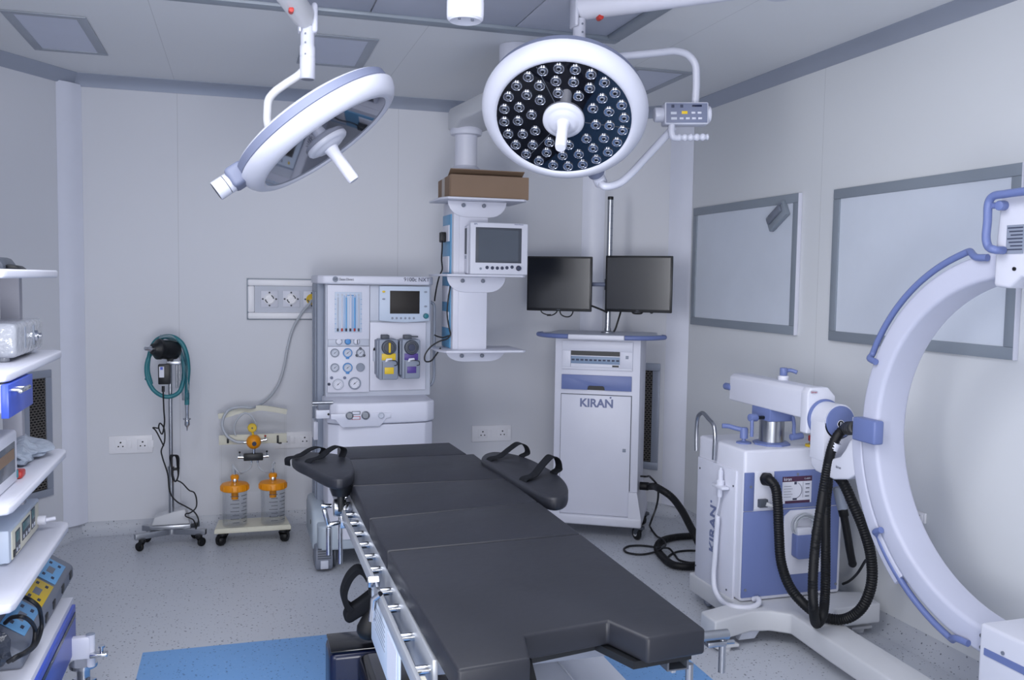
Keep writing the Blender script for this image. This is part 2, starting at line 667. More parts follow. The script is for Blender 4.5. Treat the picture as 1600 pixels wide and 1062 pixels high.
# laminar airflow ceiling panel over the table
t = thing('airflow_panel', (.69, 2.6, H), 'large grey framed airflow panel in the ceiling above the surgical lamps', 'air diffuser')
f = MB()
x0, x1, y0, y1, w = -.33, 1.71, 1.35, 4.02, .075
for lo, hi in (((x0, y1-w, H-.03), (x1, y1, H-.0005)), ((x0, y0, H-.03), (x1, y0+w, H-.0005)), ((x0, y0+w, H-.03), (x0+w, y1-w, H-.0005)), ((x1-w, y0+w, H-.03), (x1, y1-w, H-.0005))):
    f.box(lo, hi, .012)
f.build('panel_frame', 'frame', t)
for i, (a, b) in enumerate(((x0+w, .54), (.546, 1.19), (1.196, x1-w))):
    for j, (c, d) in enumerate(((y0+w, 2.68), (2.686, y1-w))):
        MB().box((a, c, H-.014), (b, d, H-.002), .003).build('diffuser_panel', 'diff2', t)

# ------------------------------------------------------------------ boards on the right wall


def board(y0, y1, z0, z1, label):
    t = thing('whiteboard', (XR, (y0+y1)/2, z0), label, 'whiteboard', 'framed boards on the right wall')
    w, th = .048, .022
    f = MB()
    a, b = XR-th, XR-.0008
    f.box((a, y0, z1-w), (b, y1, z1), .003)
    f.box((a, y0, z0), (b, y1, z0+w), .003)
    f.box((a, y0, z0+w), (b, y0+w, z1-w), .003)
    f.box((a, y1-w, z0+w), (b, y1, z1-w), .003)
    f.build('board_frame', 'frame', t)
    MB().box((XR-.014, y0+w, z0+w), (XR-.001, y1-w, z1-w)).build('board_panel', 'board', t)
    # thin bright edge strip on the near side of the frame
    MB().box((XR-.024, y0-.006, z0), (XR-.0008, y0, z1), .002).build('edge_strip', 'white', t)


board(4.078, 5.213, 1.288, 2.028, 'grey framed board on the right wall with a grey eraser stuck on it')
board(2.680, 3.790, 1.282, 2.018, 'larger looking grey framed board on the right wall behind the white ring, no eraser')

# eraser held on the far board
p = at(1219, 338, X=XR-.016)
T = Matrix.Translation(p) @ Matrix.Rotation(math.radians(-30), 4, 'X')
t = thing('board_eraser', p, 'grey magnetic eraser stuck in the upper corner of the farther board', 'eraser')
mb = MB(T)
mb.box((-.030, -.088, -.044), (-.001, .088, .044), .006)
mb.build('eraser_body', 'frame', t)
mb = MB(T)
mb.box((-.046, -.07, -.012), (-.030, .068, .022), .006)
mb.box((-.040, -.08, .024), (-.030, .05, .034), .003)
mb.build('grip', 'midgrey', t)

# ------------------------------------------------------------------ return air grilles in the two cut corners


def grille(mid, udir, width, z0, z1, border, label):
    u = Vector((*udir, 0)).normalized()
    n = Vector((0, 0, 1)).cross(u)
    if n.dot(CAM-Vector((*mid, 1))) < 0:
        n = -n
    o = Vector((*mid, 0))+n*.001
    t = thing('air_grille', (o.x, o.y, z0), label, 'vent', 'return air grilles in the cut corners')
    R = Matrix((u, n, Vector((0, 0, 1)))).transposed().to_4x4()
    R.translation = o
    h = width/2
    f = MB(R)
    f.box((-h, 0, z0), (h, .012, z0+border), .003)
    f.box((-h, 0, z1-border), (h, .012, z1), .003)
    f.box((-h, 0, z0+border), (-h+border, .012, z1-border), .003)
    f.box((h-border, 0, z0+border), (h, .012, z1-border), .003)
    f.build('grille_frame', 'alu', t)
    MB(R).box((-h+border, 0, z0+border), (h-border, .002, z1-border)).build('cavity', 'mesh_dark', t)
    g = MB(R)
    z = z0+border+.006
    k = 0
    while z < z1-border:
        g.box((-h+border, .003, z), (h-border, .008, z+.0045))
        x = -h+border+(.012 if k % 2 else .0)
        while x < h-border:
            g.box((x, .003, z+.0045), (x+.005, .0075, z+.0145))
            x += .024
        z += .0145
        k += 1
    g.build('grille_mesh', 'grille', t)


cl = (ROOM[4]-ROOM[5])
nl = Vector((-cl.y, cl.x, 0))
Pl = Vector((*ROOM[4], 0))
a = at(79, 640, P=Pl, N=nl)
b = at(34, 640, P=Pl, N=nl)
top, bot = at(77, 577, P=Pl, N=nl), at(83, 772, P=Pl, N=nl)
grille(((a.x+b.x)/2, (a.y+b.y)/2), (a.x-b.x, a.y-b.y), (a-b).length, bot.z, top.z, .042, 'dark mesh air grille low on the cut corner wall behind the left equipment cart')
cr = (ROOM[3]-ROOM[2])
nr = Vector((-cr.y, cr.x, 0))
Pr = Vector((*ROOM[3], 0))
a = at(1030, 650, P=Pr, N=nr)
c_ = at(1021, 650, P=Pr, N=nr)
top, bot = at(1033, 568, P=Pr, N=nr), at(1026, 734, P=Pr, N=nr)
u = (c_-a).normalized()
b = a+u*.28
grille(((a.x+b.x)/2, (a.y+b.y)/2), (a.x-b.x, a.y-b.y), .28, bot.z, top.z, .05, 'narrow looking mesh air grille on the corner wall beside the tall white trolley')

# ------------------------------------------------------------------ wall sockets


def socket(px0, py0, px1, py1, label, wall='back'):
    if wall == 'back':
        a, b = at(px0, py0, Y=YB), at(px1, py1, Y=YB)
        x0, x1, z1, z0 = a.x, b.x, a.z, b.z
        R = Matrix.Identity(4); R.translation = (0, YB, 0)
    else:
        a, b = at(px0, py0, X=XR), at(px1, py1, X=XR)
        x0, x1, z1, z0 = -a.y, -b.y, a.z, b.z
        R = Matrix.Rotation(-PI/2, 4, 'Z'); R.translation = (XR, 0, 0)
    if x1 < x0: x0, x1 = x1, x0
    c = R @ Vector(((x0+x1)/2, 0, z0))
    t = thing('wall_socket', c, label, 'power socket', 'wall power sockets')
    MB(R).box((x0, -.012, z0), (x1, -.0006, z1), .003).build('plate', 'plate', t)
    w = x1-x0
    s = min(.062, (z1-z0)*.72)
    zc = (z0+z1)/2
    cs = [x0+w*.27, x0+w*.77] if w > .14 else [(x0+x1)/2]
    for cx in cs:
        o = MB(R)
        o.box((cx-s/2, -.015, zc-s/2), (cx+s/2, -.011, zc+s/2), .002)
        o.cyl((cx, -.0156, zc+s*.22), (cx, -.012, zc+s*.22), s*.085, n=10, m=1)
        for q in (-1, 1):
            o.cyl((cx+q*s*.2, -.0156, zc-s*.16), (cx+q*s*.2, -.012, zc-s*.16), s*.07, n=10, m=1)
        o.build('outlet', ['plate', 'black'], t)
        if w > .14:
            MB(R).box((cx+s*.62, -.0145, zc-s*.36), (cx+s*1.0, -.011, zc+s*.36), .0015).build('switch', 'plate', t)


socket(170, 681, 239, 706, 'double white wall socket beside the steel motor stand, nearest the left corner')
socket(737, 665, 798, 687.5, 'double white wall socket between the anaesthesia machine and the tall trolley')
socket(428, 675, 490, 698, 'double white wall socket partly behind the suction trolley')
socket(1434, 797, 1448, 818, 'small white socket low on the right wall seen through the white ring', 'right')

# ------------------------------------------------------------------ medical gas outlet panel
a, b = at(387, 436, Y=YB), at(500, 498, Y=YB)
x0, x1, z1, z0 = a.x, b.x, a.z, b.z
t = thing('gas_outlet_panel', ((x0+x1)/2, YB, z0), 'white framed medical gas panel with round outlets on the back wall', 'gas panel')
f = MB()
w = .04
for lo, hi in (((x0, YB-.03, z1-w), (x1, YB-.0006, z1)), ((x0, YB-.03, z0), (x1, YB-.0006, z0+w)), ((x0, YB-.03, z0+w), (x0+w, YB-.0006, z1-w)), ((x1-w, YB-.03, z0+w), (x1, YB-.0006, z1-w))):
    f.box(lo, hi, .009)
f.build('panel_frame', 'plate', t)
f = MB()
f.box((x0-.006, YB-.012, z0-.006), (x1+.006, YB-.0006, z1+.006), .002)
f.build('trim_plate', 'frame', t)
MB().box((x0+w, YB-.016, z0+w), (x1-w, YB-.012, z1-w)).build('back_plate', 'offgrey', t)
for k, (cx, cy) in enumerate(((421, 467), (455, 467), (487, 467.5))):
    p = at(cx, cy, Y=YB-.016)
    o = MB()
    o.box((p.x-.052, YB-.022, p.z-.052), (p.x+.052, YB-.0155, p.z+.052), .003, m=0)
    o.lathe([(.034, 0), (.034, .008), (.026, .012), (.026, .006), (.014, .006), (.014, .016), (.006, .016), (.006, .004), (0, .004)], (p.x, YB-.0215, p.z), (0, -1, 0), 28, 1)
    for q in range(4):
        an = q*PI/2
        o.cyl((p.x+.04*math.cos(an), YB-.0245, p.z+.04*math.sin(an)), (p.x+.04*math.cos(an), YB-.021, p.z+.04*math.sin(an)), .006, n=8, m=2)
    for q in (35, 215):
        o.prism([(0.021*math.cos(math.radians(q+s)), .021*math.sin(math.radians(q+s))) for s in range(-30, 31, 10)]+[(.028*math.cos(math.radians(q+s)), .028*math.sin(math.radians(q+s))) for s in range(30, -31, -10)], (p.x, YB-.034, p.z), (1, 0, 0), (0, 0, 1), (0, 1, 0), .003, m=2)
    oo = o.build('gas_outlet', ['white2', ('plate' if k < 2 else 'yellow'), 'dgrey'], t)
# ================================================================== ANAESTHESIA MACHINE
AY = 4.98          # front plane of the upper instrument panel
def A(px, py, Y=AY):
    return at(px, py, Y=Y)


ax0, ax1 = A(510, 500).x, A(671, 500).x
az_top = A(600, 443).z
az_low = A(600, 614).z
an = thing('anaesthesia_machine', ((ax0+ax1)/2, 5.05, 0), 'white anaesthesia machine with yellow and purple vaporisers behind the black operating table', 'anaesthesia machine')
# upper cabinet
mb = MB()
mb.box((ax0-.005, AY+.012, az_low-.02), (ax1+.012, 5.42, az_top), .01)
mb.build('upper_cabinet', 'offgrey', an)
# grey side column on the left
mb = MB()
mb.box((ax0-.045, AY+.07, .10), (ax0-.004, 5.40, az_top), .012)
mb.box((ax0-.052, AY+.12, .10), (ax0-.044, AY+.14, az_top-.05), .002)
mb.box((ax0-.052, AY+.28, .10), (ax0-.044, AY+.30, az_top-.05), .002)
mb.build('side_column', 'grey', an)
# top cap
p, q = A(497, 443, 4.93), A(680, 443, 4.93)
zt, zb = A(590, 431, 4.93).z, A(590, 444.5, 4.93).z
mb = MB()
poly = [(p.x, 5.42), (p.x, 4.985), (p.x+.03, 4.95), ((p.x+q.x)/2-.1, 4.925), ((p.x+q.x)/2+.1, 4.925), (q.x-.03, 4.945), (q.x, 4.985), (q.x, 5.42)]
mb.prism(poly, (0, 0, zb), (1, 0, 0), (0, 1, 0), (0, 0, 1), zt-zb, bev=.010, seg=3)
mb.build('top_cap', 'white', an)
p = at(524, 436, Y=4.934)
mb = MB()
mb.lathe([(.0155, 0), (.0155, .003), (.0115, .003), (.0115, .001), (0, .001)], (p.x, p.y+.002, p.z), (0, -1, 0), 28)
mb.build('round_emblem', 'grey', an)
text('emblem_letters', 'GE', (p.x, p.y-.0005, p.z), (1, 0, 0), (0, 0, 1), .016, 'ink', an)
p = at(542, 436.5, Y=4.930)
text('maker_lettering', 'Datex-Ohmeda', p, (1, 0, 0), (0, 0, 1), .019, 'ink', an, font_scale_x=.68)
p = at(651, 437, Y=4.930)
text('model_lettering', '9100c NXT', p, (1, 0, 0), (0, 0, 1), .030, 'ink', an)
# flow meter column plate
px1 = A(577, 500).x
z1, z0 = A(540, 445).z, A(540, 530).z
mb = MB()
mb.box((ax0+.004, AY-.012, z0), (px1, AY+.02, z1), .003)
fm = mb.build('flowmeter_panel', 'white', an)
u0, u1 = A(523, 500, AY-.012), A(565, 500, AY-.012)
v1, v0 = A(540, 456, AY-.012).z, A(540, 519, AY-.012).z
mb = MB()
mb.box((u0.x, AY-.0165, v0), (u1.x, AY-.0115, v1), .002)
mb.build('flowmeter_window', 'paleblue', an)
ft = None
for k in range(6):
    x = u0.x+(u1.x-u0.x)*(.11+.155*k)
    mb = MB()
    mb.cyl((x, AY-.020, v0+.008), (x, AY-.020, v1-.03), .0042, n=10, m=0)
    mb.cyl((x, AY-.020, v0+.006), (x, AY-.020, v0+.022), .0052, n=10, m=1)
    mb.box((x-.004, AY-.022, v1-.022), (x+.004, AY-.0165, v1-.010), .001, m=2)
    mb.build('flow_tube', [('offgrey', 'white', 'skyb', 'white', 'skyb', 'offgrey')[k], ('dgrey', 'red', 'navy', 'navy', 'red', 'dgrey')[k], 'offgrey'], an)
mb = MB()
for k in (1.55, 2.0, 3.5, 3.85, 4.3):
    x = u0.x+(u1.x-u0.x)*(.11+.155*k)
    mb.box((x-.0014, AY-.0175, v0+.006), (x+.0014, AY-.0160, v1-.018))
xa, xb = u0.x+(u1.x-u0.x)*(.11+.155*2), u0.x+(u1.x-u0.x)*(.11+.155*3.85)
mb.box((xa, AY-.0175, v1-.020), (xb, AY-.0160, v1-.016))
for k in range(7):
    for q in (0.02, .98):
        x = u0.x+(u1.x-u0.x)*q
        zz = v0+.02+(v1-v0-.06)*k/6
        mb.box((x-.004, AY-.0175, zz-.001), (x+.004, AY-.016, zz+.001))
mb.build('flow_scale', 'gaugeblue', an)
# knob strip
z1, z0 = A(540, 527.5).z, A(540, 540.5).z
mb = MB()
mb.box((ax0+.008, AY-.004, z0), (px1-.002, AY+.02, z1), .002)
mb.build('knob_strip', 'offgrey', an)
for k, (cx, m_) in enumerate(((529.5, 'white2'), (543.5, 'gaugeblue'), (557, 'white2'))):
    p = A(cx, 533.5, AY-.004)
    mb = MB()
    mb.cyl(p, p+Vector((0, -.012, 0)), .0165, .0145, n=24, m=0, bev=.003)
    mb.lathe([(.019, 0), (.019, .002), (.0, .002)], p, (0, -1, 0), 24, 1)
    if k == 2:
        mb.box((p.x+.001, p.y-.0135, p.z-.012), (p.x+.006, p.y-.011, p.z+.012), m=2)
    mb.build('flow_knob', [m_, 'grey', 'dgrey'], an)
# gauge plate
z1, z0 = A(540, 541).z, A(540, 612.5).z
mb = MB()
mb.box((ax0+.006, AY-.010, z0), (px1, AY+.02, z1), .002)
mb.build('gauge_panel', 'white', an)


def gauge(cx, cy, r, ring, face, lug=None, Y=AY-.010, parent=an, needle=True):
    p = at(cx, cy, Y=Y)
    mb = MB()
    mb.lathe([(r, 0), (r, .010), (r*.93, .013), (r*.80, .013), (r*.78, .009), (0, .009)], p, (0, -1, 0), 32, 0)
    mb.lathe([(r*.77, .0092), (0, .0092)], p, (0, -1, 0), 32, 1, cap=False)
    if lug == 'bottom':
        mb.box((p.x-r*.36, p.y-.008, p.z-r*1.32), (p.x+r*.36, p.y, p.z-r*.8), .003, m=0)
    if lug == 'three':
        for a in (90, 215, 325):
            d = Vector((math.cos(math.radians(a)), 0, math.sin(math.radians(a))))
            c = p+d*r*1.0
            mb.cyl(c+Vector((0, 0, 0)), c+Vector((0, -.010, 0)), r*.34, n=14, m=3)
    if needle:
        d = Vector((.7, 0, .6)).normalized()
        e = Vector((-.6, 0, .7)).normalized()
        c = p+Vector((0, -.0096, 0))
        mb.prism([(-r*.3, -.0012), (r*.55, -.0006), (r*.55, .0006), (-r*.3, .0012)], c, d, e, (0, -1, 0), .001, m=2)
        mb.cyl(c, c+Vector((0, -.002, 0)), r*.1, n=10, m=2)
        for a in range(-45, 226, 27):
            d = Vector((math.cos(math.radians(a)), 0, math.sin(math.radians(a))))
            e = Vector((-d.z, 0, d.x))
            mb.prism([(r*.6, -.0006), (r*.72, -.0006), (r*.72, .0006), (r*.6, .0006)], p+Vector((0, -.0093, 0)), d, e, (0, -1, 0), .0006, m=2)
    return mb.build('gauge', [ring, face, 'dgrey', 'dgrey'], parent)


gauge(523, 551, .0235, 'grey', 'offgrey')
gauge(543, 551, .0255, 'gaugeblue', 'offgrey', 'bottom')
gauge(563, 551, .0235, 'midgrey', 'offgrey', 'three')
gauge(523, 574, .0235, 'grey', 'offgrey')
gauge(543, 574, .0265, 'gaugeblue', 'offgrey', 'bottom')
gauge(563, 573.5, .0235, 'grey', 'grey', needle=False)
gauge(528, 600, .030, 'offgrey', 'white2')
gauge(554, 598.5, .034, 'grey', 'white2')
for cx, cy, r in ((518, 590, .0085), (538.5, 590, .0085), (514, 600, .008)):
    p = A(cx, cy, AY-.010)
    MB().lathe([(r, 0), (r, .004), (r*.6, .005), (r*.6, .002), (0, .002)], p, (0, -1, 0), 16).build('port', 'ink' if cx < 516 else 'blue2', an)
# right bay back plate and step
mb = MB()
p0, p1 = A(577.5, 503, AY+.012), A(664, 608, AY+.012)
mb.box((p0.x, AY-.002, p1.z), (p1.x, AY+.014, p0.z), .003)
mb.build('vaporiser_backplate', 'white', an)
p0, p1 = A(577.5, 446, AY+.012), A(594, 501, AY+.012)
MB().box((p0.x, AY-.001, p1.z), (p1.x+.09, AY+.012, p0.z), .003).build('bay_panel', 'offgrey', an)
# display unit
DY = AY-.035
p0, p1 = at(593, 446.5, Y=DY), at(671, 502, Y=DY)
mb = MB()
w, h = p1.x-p0.x, p0.z-p1.z
poly = [(0, 0.004), (w*.25, -.003), (w*.5, -.006), (w*.75, -.003), (w, .004), (w, h), (0, h)]
mb.prism(poly, (p0.x, DY, p1.z), (1, 0, 0), (0, 0, 1), (0, 1, 0), .045, bev=.004)
du = mb.build('display_unit', 'paleblue', an)
s0, s1 = at(609.5, 454, Y=DY), at(655.5, 490, Y=DY)
MB().box((s0.x, DY-.0015, s1.z), (s1.x, DY+.004, s0.z), .001).build('display_screen', 'screenm', du)
for cx, cy, rx, rz, m_ in [(599.5, 455.5, .009, .0055, 'yellow'), (599.5, 467, .009, .005, 'grey'), (665, 456, .009, .005, 'grey'), (665, 478.5, .009, .005, 'grey')]:
    p = at(cx, cy, Y=DY)
    MB().prism([(rx*math.cos(a*PI/8), rz*math.sin(a*PI/8)) for a in range(16)], (p.x, DY, p.z), (1, 0, 0), (0, 0, 1), (0, -1, 0), .004, bev=.001).build('oval_button', m_, du)
for k in range(6):
    p = at(613+6.7*k, 497, Y=DY)
    MB().cyl(p+Vector((0, .001, 0)), p+Vector((0, -.004, 0)), .0062, n=14, bev=.001).build('round_button', 'grey', du)
p = at(665.3, 493.5, Y=DY)
MB().cyl(p+Vector((0, .001, 0)), p+Vector((0, -.018, 0)), .0155, .0135, n=24, bev=.002).build('control_knob', 'tealknob', du)


def vaporiser(cx0, cx1, y0, y1, colr, bar):
    VY = AY-.125
    p0, p1 = at(cx0, y0, Y=VY), at(cx1, y1, Y=VY)
    x0, x1, z1, z0 = p0.x, p1.x, p0.z, p1.z
    mb = MB()
    mb.box((x0, VY, z0), (x1, AY-.002, z1), .008)
    mb.box((x0-.008, VY+.03, z0+.02), (x0+.01, AY-.004, z1-.006), .004)
    vp = mb.build('vaporiser', 'grey', an)
    xc = (x0+x1)/2
    # top lock
    mb = MB()
    mb.box((xc-.03, VY+.05, z1-.002), (xc+.012, AY-.02, z1+.022), .004)
    if not bar:
        mb.box((xc+.0, VY+.06, z1+.008), (xc+.05, VY+.075, z1+.016), .003)
    mb.build('top_lock', 'dgrey', vp)
    rz = z1-.042
    mb = MB()
    mb.lathe([(.040, 0), (.040, .012), (.036, .020), (.028, .022), (.026, .018), (0, .018)], (xc, VY+.004, rz), (0, -1, 0), 32)
    mb.build('dial', 'dgrey', vp)
    mb = MB()
    if bar:
        mb.box((xc-.004, VY-.030, rz-.028), (xc+.007, VY-.012, rz+.026), .003)
    else:
        mb.lathe([(.020, 0), (.018, .008), (0, .010)], (xc, VY-.012, rz), (0, -1, 0), 24)
    mb.build('dial_grip', colr if bar else 'ink', vp)
    mb = MB()
    mb.box((xc-.038, VY-.003, rz-.070), (xc+.038, VY+.002, rz-.034), .002)
    mb.build('agent_band', colr, vp)
    mb = MB()
    mb.prism([(-.022, -.012), (.02, -.006), (.016, .010), (-.014, .008)], (xc, VY-.004, rz-.068), (1, 0, 0), (0, 0, 1), (0, -1, 0), .006, bev=.002, m=1)
    mb.tube([(xc-.01, VY-.008, rz-.074), (xc+.02, VY-.014, rz-.070), (xc+.042, VY-.010, rz-.078), (xc+.045, VY-.004, rz-.095), (xc+.03, VY-.004, rz-.10)], .0022, 6)
    mb.build('filler_cap', ['black', 'white'], vp)
    mb = MB()
    mb.box((xc-.022, VY-.003, z0+.032), (xc+.028, VY+.001, z0+.068), .001)
    mb.build('agent_label', colr, vp)
    mb = MB()
    mb.box((xc-.036, VY-.0015, z0+.004), (xc-.033, VY+.001, z0+.10))
    mb.build('sight_glass', 'dgrey', vp)
    return vp


v1 = vaporiser(592.5, 622, 530.5, 593, 'yellow', True)
v2 = vaporiser(628.5, 656.5, 530.5, 591.5, 'purple', False)
MB().box((at(622, 540, Y=AY-.06).x, AY-.09, A(600, 550).z), (at(629, 540, Y=AY-.06).x, AY-.02, A(600, 533).z), .003).build('vaporiser_bridge', 'dgrey', an)
p = at(585, 553, Y=AY-.02)
mb = MB()
mb.box((p.x-.006, AY-.03, p.z-.04), (p.x+.006, AY, p.z+.02), .002)
mb.cyl((p.x, AY-.02, p.z+.02), (p.x, AY-.02, p.z+.035), .008, .004, n=12, m=1)
mb.build('manifold_stop', ['offgrey', 'black'], an)
# right side grip rail
q = [at(672, 471, Y=AY+.05), at(677.5, 475, Y=AY+.05), at(678.5, 482, Y=AY+.05), at(678, 560, Y=AY+.05), at(677.5, 592, Y=AY+.05), at(674, 600, Y=AY+.05), at(668, 604, Y=AY+.05)]
MB().tube(q, .0085, 10).build('side_rail', 'grey', an)
# worktop & drawers
LY = 4.70
l0, l1 = at(512, 640, Y=LY), at(683, 640, Y=LY)
zw = at(600, 629, Y=LY).z
zlip, zlip2, zd0 = at(600, 650, Y=LY).z, at(600, 663, Y=LY).z, .17
mb = MB()
poly = [(l0.x, 5.40), (l0.x, LY+.07), (l0.x+.05, LY+.02), (l0.x+.2, LY), (l1.x-.2, LY), (l1.x-.05, LY+.02), (l1.x, LY+.07), (l1.x, 5.40)]
mb.prism(poly, (0, 0, zlip2+.004), (1, 0, 0), (0, 1, 0), (0, 0, 1), zw-zlip2-.004, bev=.012, seg=3)
mb.build('worktop', 'white', an)
mb = MB()
mb.prism([(x+(.008 if x < .7 else -.008), y+.012) for x, y in poly], (0, 0, zd0), (1, 0, 0), (0, 1, 0), (0, 0, 1), zlip2-zd0, bev=.008)
mb.build('drawer_cabinet', 'white', an)
# raised breathing-system tray in front of the worktop
t0, t1 = at(526, 645, Y=LY-.006), at(602, 659, Y=LY-.006)
mb = MB()
w = t1.x-t0.x
mb.prism([(-.03, .032), (-.005, .028), (.012, .005), (.03, -.012), (w-.03, -.012), (w-.012, .005), (w+.005, .028), (w+.03, .032), (w+.03, .06), (-.03, .06)], (t0.x, LY-.008, t1.z-.01), (1, 0, 0), (0, 0, 1), (0, 1, 0), .012, bev=.003)
mb.build('connection_tray', 'white', an)
for cx, r, m_ in ((546, .020, 'steel'), (571, .022, 'steel'), (595.5, .017, 'offgrey')):
    p = at(cx, 648.5 if cx > 550 else 649, Y=LY-.008)
    mb = MB()
    mb.lathe([(r, 0), (r, .007), (r*.8, .010), (r*.7, .005), (0, .005)], p, (0, -1, 0), 28)
    mb.build('breathing_port', m_, an)
mb = MB()
p = at(557.5, 645, Y=LY-.008)
for dz, m_ in ((0, 0), (-.026, 1)):
    mb.box((p.x-.026, p.y-.002, p.z+dz-.009), (p.x+.018, p.y, p.z+dz+.009), .001, m=m_)
    mb.box((p.x-.023, p.y-.0026, p.z+dz-.0065), (p.x+.015, p.y-.001, p.z+dz+.0065), .001, m=2)
mb.build('port_labels', ['dgrey', 'red', 'white'], an)
# left accessory arm (steel bar with white block)
p0, p1 = at(488, 629, Y=LY+.06), at(514, 632, Y=LY+.06)
mb = MB()
mb.cyl((p0.x, LY+.05, p0.z), (p1.x+.02, LY+.05, p0.z), .010, n=14)
mb.cyl((p0.x, LY+.07, p0.z-.016), (p1.x+.02, LY+.07, p0.z-.016), .007, n=12)
mb.build('accessory_bar', 'steel', an)
p0, p1 = at(494, 641, Y=LY+.03), at(515, 653.5, Y=LY+.03)
mb = MB()
mb.box((p0.x, LY+.03, p1.z), (p1.x, LY+.10, p0.z), .003)
mb.box((p0.x+.01, LY+.04, p0.z), (p1.x, LY+.09, p0.z+.03), .003, m=1)
mb.cyl((p1.x-.006, LY+.027, (p0.z+p1.z)/2), (p1.x-.006, LY+.034, (p0.z+p1.z)/2), .006, n=10, m=2)
mb.build('clamp_block', ['white2', 'midgrey', 'black'], an)
MB().box((at(489, 660, Y=5.1).x, 5.05, at(489, 685, Y=5.1).z), (at(496, 660, Y=5.1).x, 5.2, at(489, 657, Y=5.1).z), .004).build('side_box', 'white2', an)
# base skirt
b0 = at(486, 800, Y=4.78)
zb1, zb0 = at(520, 822, Y=4.74).z, at(520, 849, Y=4.74).z
mb = MB()
x0, x1 = at(497, 830, Y=4.76).x, l1.x+.02
mb.prism([(x0, 4.76), (x0+.02, 4.735), (x1-.02, 4.735), (x1, 4.76), (x1, 5.42), (x0-.0, 5.42)], (0, 0, .115), (1, 0, 0), (0, 1, 0), (0, 0, 1), .13, bev=.012, seg=3)
mb.build('base', 'basegrey', an)
xl = at(484.5, 800, Y=5.0).x
mb = MB()
mb.prism([(5.30, .09), (4.84, .09), (4.82, .16), (4.84, .25), (4.89, .30), (4.97, .315), (5.22, .315), (5.30, .27)], (xl, 0, 0), (0, 1, 0), (0, 0, 1), (1, 0, 0), .075, bev=.02, seg=3)
mb.cyl((xl-.002, 4.95, .22), (xl+.01, 4.95, .22), .012, n=14, m=1)
mb.build('base_cheek', ['basegrey', 'black'], an)
# front caster with grey shroud
cpos = at(507, 895, Z=0)
mb = MB()
cw = .046
mb.prism([(-.085, .012), (-.10, .05), (-.085, .125), (.05, .14), (.085, .10), (.09, .03), (.07, .012)], (cpos.x-cw, cpos.y+.1, 0), (0, 1, 0), (0, 0, 1), (1, 0, 0), 2*cw, bev=.012)
for k in range(5):
    mb.box((cpos.x-cw+.012, cpos.y+.1-.0985+.002*k, .075+.012*k), (cpos.x+cw-.012, cpos.y+.1-.085, .079+.012*k), m=1)
cs = mb.build('caster', ['midgrey', 'dgrey'], an)
mb = MB()
mb.box((cpos.x-.02, cpos.y-.006, .022), (cpos.x+.02, cpos.y+.03, .066), .003)
mb.build('brake_pad', 'offgrey', cs)
mb = MB()
mb.cyl((cpos.x+cw+.004, cpos.y+.1, .075), (cpos.x+cw+.018, cpos.y+.1, .075), .075, n=32, bev=.006)
mb.build('wheel', 'dgrey', cs)
for x, y in ((.78*0+1.0, 4.86), (cpos.x+.03, 5.33), (1.0, 5.33)):
    caster(an, (x, y, 0), .118, .05, .035, 0, 'midgrey', 'dgrey')

# ================================================================== SUCTION TROLLEY
SF = 5.34
zb = at(400, 832, Y=SF).z
s0, s1 = at(334.5, 838, Y=SF), at(455, 832, Y=SF)
su = thing('suction_trolley', ((s0.x+s1.x)/2, 5.43, 0), 'cream suction trolley with orange regulator and two jars against the back wall', 'suction unit')
bz0, bz1 = .075, .098
mb = MB()
mb.prism([(s0.x, SF), (s1.x, SF), (s1.x-.02, 5.575), (s0.x+.02, 5.575)], (0, 0, bz0), (1, 0, 0), (0, 1, 0), (0, 0, 1), bz1-bz0, bev=.004)
mb.box((s0.x+.004, SF+.004, bz1-.003), (s1.x-.004, SF+.012, bz1+.006), .002)
mb.build('base_tray', 'cream', su)
for x, y, hd in ((s0.x+.035, SF+.03, .5), (s1.x-.035, SF+.03, -.4), (s0.x+.05, 5.55, .8), (s1.x-.02, 5.55, -.9)):
    caster(su, (x, y, 0), .076, .031, .04, hd, 'black', 'rubber', hub='black')
BY = 5.565
c0, c1 = at(343, 690, Y=BY), at(448, 690, Y=BY)
zt = at(395, 645, Y=BY).z
mb = MB()
mb.box((c0.x, BY, bz1), (c0.x+.012, BY+.012, zt), .002)
mb.box((c1.x-.012, BY, bz1), (c1.x, BY+.012, zt), .002)
mb.box((c0.x+.01, BY+.004, .26), (c1.x-.01, BY+.008, zt-.004))
mb.build('back_board', 'acrylic', su)
hp = [at(341, 650, Y=BY-.004), at(355, 647.5, Y=BY-.004), at(380, 640, Y=BY-.004), at(390, 640, Y=BY-.004), at(405, 637, Y=BY-.004), at(425, 639, Y=BY-.004), at(448, 643, Y=BY-.004)]
mb = MB()
mb.ribbon(hp, .03, .022, (0, 0, 1))
mb.build('push_handle', 'cream', su)
r0, r1 = at(342, 680, Y=BY-.006), at(448, 691, Y=BY-.006)
mb = MB()
mb.box((r0.x, BY-.012, r1.z), (r1.x, BY+.002, r0.z), .002)
for cx in (356, 434):
    p = at(cx, 686, Y=BY-.013)
    mb.box((p.x-.006, BY-.018, p.z-.024), (p.x+.006, BY-.010, p.z+.024), .002, m=1)
p = at(438, 690, Y=BY-.013)
mb.box((p.x-.012, BY-.018, p.z-.012), (p.x+.008, BY-.010, p.z-.002), .002, m=1)
mb.build('cross_rail', ['cream', 'black'], su)
